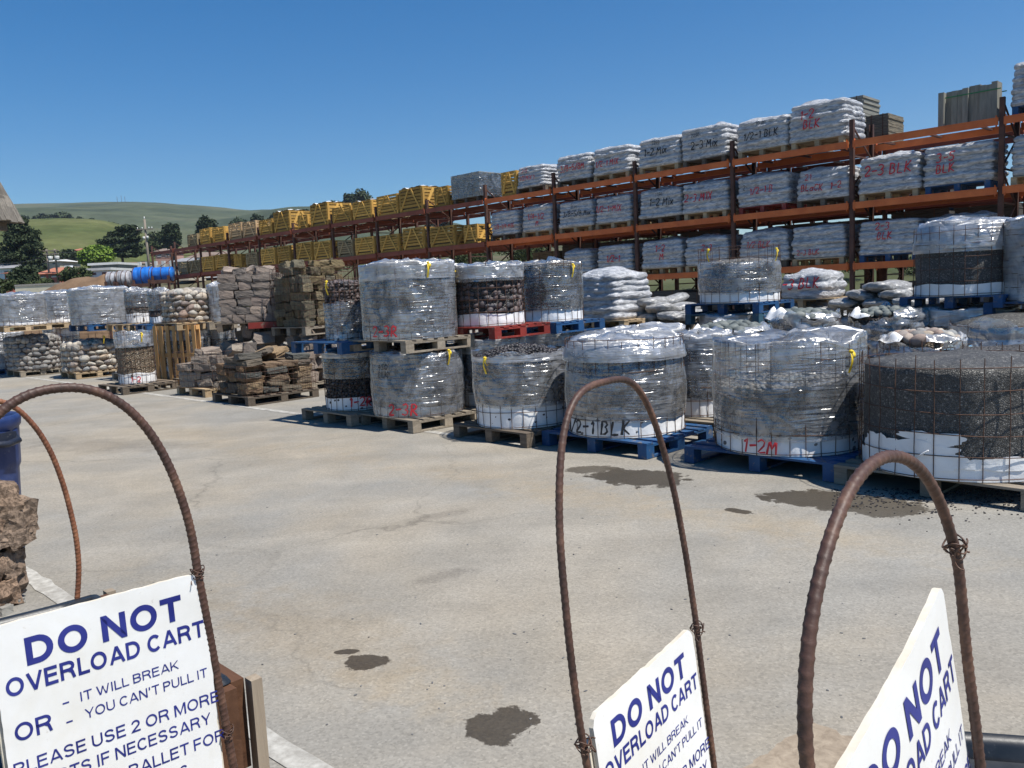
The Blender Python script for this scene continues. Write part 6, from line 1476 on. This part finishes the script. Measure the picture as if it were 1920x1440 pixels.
for k, (a, b, t_, bt) in enumerate(((930, 1040, 430, 500), (1080, 1200, 425, 500), (1190, 1290, 432, 500), (1300, 1420, 438, 505), (1500, 1640, 452, 515), (1680, 1860, 470, 520), (820, 930, 440, 505), (700, 820, 450, 510), (560, 700, 455, 515), (430, 560, 460, 520))):
    tree(a, b, t_, bt, 70, 'leaf_mid', f'olive green tree glimpsed through the racks, {ordn[k]} of the row', 1600, seed=60 + k, crownlow=.0, group='trees glimpsed through the racks')

def house(pxl, pxr, yt, yb, dist, wall, roof, label, name='house', roofh=.35, flat=False, dep=8.0, rz=0.0, wins=2, over=.4):
    P = atY((pxl + pxr) / 2, yb, dist); L = (pxr - pxl) / FPX * dist; H = atY((pxl + pxr) / 2, yt, dist)[2] - P[2]
    root = thing(name, label, 'house', P, rz, 'houses on the slope behind the yard'); hw = H * (1 - roofh)
    mb = MB(); mb.box((0, dep / 2, hw / 2 - 1.0), (L, dep, hw + 2.0)); mb.build('wall', wall, root); mb = MB(); o = over; t = .18
    if flat: mb.box((0, dep / 2, hw + t), (L + 2 * o, dep + 2 * o, 2 * t - .01))
    else:
        A = [(-L / 2 - o, -o, hw + .01), (L / 2 + o, -o, hw + .01), (L / 2 + o, dep + o, hw + .01), (-L / 2 - o, dep + o, hw + .01), (-L / 2 + L * .12, dep / 2, H), (L / 2 - L * .12, dep / 2, H)]
        mb.add(A, [(0, 1, 5, 4), (1, 2, 5), (2, 3, 4, 5), (3, 0, 4), (3, 2, 1, 0)])
    mb.build('roof', roof, root)
    for k in range(wins):
        x = -L / 2 + L * (k + .5) / wins; mb = MB(); mb.box((x, -.03, hw * .52), (L / wins * .42, .06, hw * .42)); f = mb.build('window', M['win'], root)
        mb = MB(); mb.box((x, -.05, hw * .52 - hw * .23), (L / wins * .48, .12, .1)); mb.build('sill', M['trim'], f)
    return root
M['win'] = simple('dark_window_glass', (.02, .025, .03), (.05, .06, .07), 2, .15, 0, .01, (1, 1, 1), 2, .6); M['trim'] = simple('white_trim', (.68, .68, .67), (.78, .78, .77), 3, .6, .1)
M['w_white'] = simple('white_house_wall', (.66, .67, .69), (.76, .77, .79), 1, .8, .1); M['w_pink'] = simple('pink_house_wall', (.44, .25, .20), (.52, .31, .25), 1, .85, .1); M['w_tan'] = simple('tan_house_wall', (.42, .36, .27), (.52, .46, .36), 1, .85, .1); M['w_red'] = simple('red_house_wall', (.38, .10, .07), (.46, .14, .10), 1, .85, .1)
M['r_red'] = simple('terracotta_roof', (.33, .12, .075), (.43, .18, .11), 2, .9, .3); M['r_grey'] = simple('grey_roof', (.20, .20, .21), (.30, .30, .31), 2, .9, .3); M['r_white'] = simple('pale_roof', (.48, .48, .47), (.60, .60, .58), 2, .9, .2); M['r_brown'] = simple('brown_roof', (.16, .12, .10), (.25, .19, .15), 2, .9, .3)
wh = house(128, 206, 505, 521, 120, M['w_white'], M['r_white'], 'white modern house with a flat pale roof and a tall chimney block', flat=True, roofh=.2, wins=4, dep=9)
# upper storey and chimney block of the white house
Pw = atY(167, 521, 120); s_ = 120 / FPX
mb = MB(); mb.box((1.2 * 1, 5.5, (521 - 497) * s_ - .55), (52 * s_, 6, 1.1)); mb.build('upper_storey', M['win'], wh); mb = MB(); mb.box((1.2, 5.5, (521 - 495) * s_), (58 * s_, 7, .32)); mb.build('upper_roof', M['r_white'], wh); mb = MB(); mb.box((-33 * s_, -.3, 12 * s_), (10 * s_, .9, 24 * s_)); mb.build('chimney', M['w_white'], wh)
house(72, 112, 500, 522, 110, M['w_red'], M['r_red'], 'low red house with a terracotta roof left of the white house', roofh=.62, dep=7)
house(-30, 22, 492, 522, 115, M['w_white'], M['r_grey'], 'white house with a grey roof behind the left edge', roofh=.4, wins=3)
house(10, 22, 508, 526, 90, M['w_red'], M['r_red'], 'small red outbuilding below the dark bushy tree', roofh=.25, wins=1, dep=4)
house(58, 112, 486, 500, 165, M['w_tan'], M['r_white'], 'tan house with a pale roof beside the utility frame', roofh=.35, wins=3)
house(134, 162, 464, 478, 230, M['w_pink'], M['r_red'], 'pink house below the grassy hill', roofh=.4, wins=2)
house(292, 322, 464, 484, 215, M['w_pink'], M['r_brown'], 'pink house half hidden behind the rack end', roofh=.35, wins=2)
house(216, 262, 490, 503, 150, M['w_tan'], M['r_brown'], 'brown-roofed bungalow at the foot of the wide cypress', roofh=.4, wins=3)
house(322, 352, 482, 504, 140, M['w_tan'], M['r_grey'], 'tan gabled house seen through the dark red rack', roofh=.4, wins=1)
house(355, 420, 470, 500, 150, M['w_white'], M['r_brown'], 'white bungalow with a brown roof behind the dark red rack', roofh=.4, wins=3)
# pale garden wall
a = atY(262, 499, 135); b = atY(322, 497, 135); mb = MB(); root = thing('garden_wall', 'pale garden wall with short piers behind the blue rolls', 'wall', (a[0], a[1], 0), 0)
mb.bar((0, 0, a[2] - 1.2), (b[0] - a[0], 0, a[2] - 1.2), .3, 2.6); mb.build('wall', M['w_tan'], root); mb = MB()
for k in range(5): mb.box(((b[0] - a[0]) * k / 4, 0, a[2] - .8), (.5, .5, 2.9))
mb.build('piers', M['r_white'], root)
# utility pole and twin-pole transformer frame
pole_m = simple('weathered_pole', (.16, .13, .10), (.28, .24, .20), 3, .9, .4, .02, (6, 6, .5))
P = atY(280, 506, 100); T = atY(273, 411, 100); h = T[2] - P[2]; root = thing('utility_pole', 'tall wooden utility pole with one crossarm in front of the layered cypress', 'utility pole', P, 0)
mb = MB(); mb.tube([(0, 0, -2), (0, 0, h)], [.17, .12], 10); mb.build('pole', pole_m, root); mb = MB(); mb.box((0, -.15, h * .80), (2.0, .12, .12)); mb.build('crossarm', pole_m, root); mb = MB()
for x in (-.85, -.3, .5, .85): mb.tube([(x, -.15, h * .80 + .06), (x, -.15, h * .80 + .26)], .05, 8)
mb.tube([(0, 0, h), (0, 0, h + .3)], .05, 8); mb.build('insulators', M['trim'], root); mb = MB(); mb.tube([(-.22, -.1, h * .60), (-.22, -.1, h * .66)], .14, 10); mb.tube([(.2, -.1, h * .61), (.2, -.1, h * .67)], .12, 10); mb.build('transformer', M['r_white'], root)
P = atY(100, 502, 110); root = thing('transformer_frame', 'twin pole utility frame with grey transformers near the tan house', 'utility frame', P, 0); s_ = 110 / FPX
for x in (-9, 6): mb = MB(); mb.tube([(x * s_, 0, -2), (x * s_, 0, 34 * s_)], .13, 8); mb.build('pole', pole_m, root)
for z in (25, 31): mb = MB(); mb.box((0, -.16, z * s_), (28 * s_, .14, .14)); mb.build('crossarm', pole_m, root)
for x in (-1, 11): mb = MB(); mb.tube([(x * s_, -.3, 13 * s_), (x * s_, -.3, 21 * s_)], .28, 12); mb.build('transformer', M['r_white'], root)
# wires between the poles
def wire_line(a, b, sag, label, name='power_line'):
    t = np.linspace(0, 1, 24)[:, None]; Q = a + (b - a) * t; Q[:, 2] -= sag * 4 * (t * (1 - t))[:, 0]; mb = MB(); mb.tube(Q, .022, 4); tag(mb.build(name, M['bin_dark']), label, 'power line')
wire_line(atY(265, 430, 100), atY(90, 470, 110), 1.2, 'upper power line from the tall pole to the twin pole frame')
wire_line(atY(268, 448, 100), atY(90, 478, 110), 1.3, 'lower power line from the tall pole to the twin pole frame')
wire_line(atY(90, 478, 110), atY(-60, 486, 105), .8, 'power line from the twin pole frame out of the left edge')
for k, (px, yt, yb) in enumerate(((220.5, 368, 380), (228.5, 366, 380), (235, 368, 380))):
    P = atY(px, yb + 2, 1490 * math.cos(px_az(px))); T = atY(px, yt, 1490 * math.cos(px_az(px))); h = T[2] - P[2]; root = thing('radio_mast', ['thin radio mast on the ridge, left one of three', 'thin radio mast on the ridge, middle one of three', 'thin radio mast on the ridge, right one of three'][k], 'radio mast', P, 0, 'radio masts on the ridge')
    mb = MB(); mb.tube([(0, 0, -3), (0, 0, h)], [.35, .2], 5); mb.build('mast', M['rack_post'], root); mb = MB(); mb.box((0, 0, h * .8), (1.6, .3, .3)); mb.box((0, 0, h * .6), (1.2, .3, .3)); mb.build('antenna', M['rack_post'], root)
# air
mb = MB(); mb.box((0, 900, 170), (3600, 2200, 346)); hz_ = mb.build('haze', None or M['wire']); hz_.data.materials.clear()
t = NT('haze_air'); t.t.nodes.remove(t.b); pv = t.n('VolumePrincipled'); pv.inputs['Color'].default_value = (.75, .84, 1, 1); pv.inputs['Density'].default_value = .00016; pv.inputs['Anisotropy'].default_value = .3
t.set(t.o.inputs['Volume'], pv.outputs[0]); hz_.data.materials.append(t.m); tag(hz_, 'faint blue air between the yard and the ridge', 'haze', None, 'stuff')
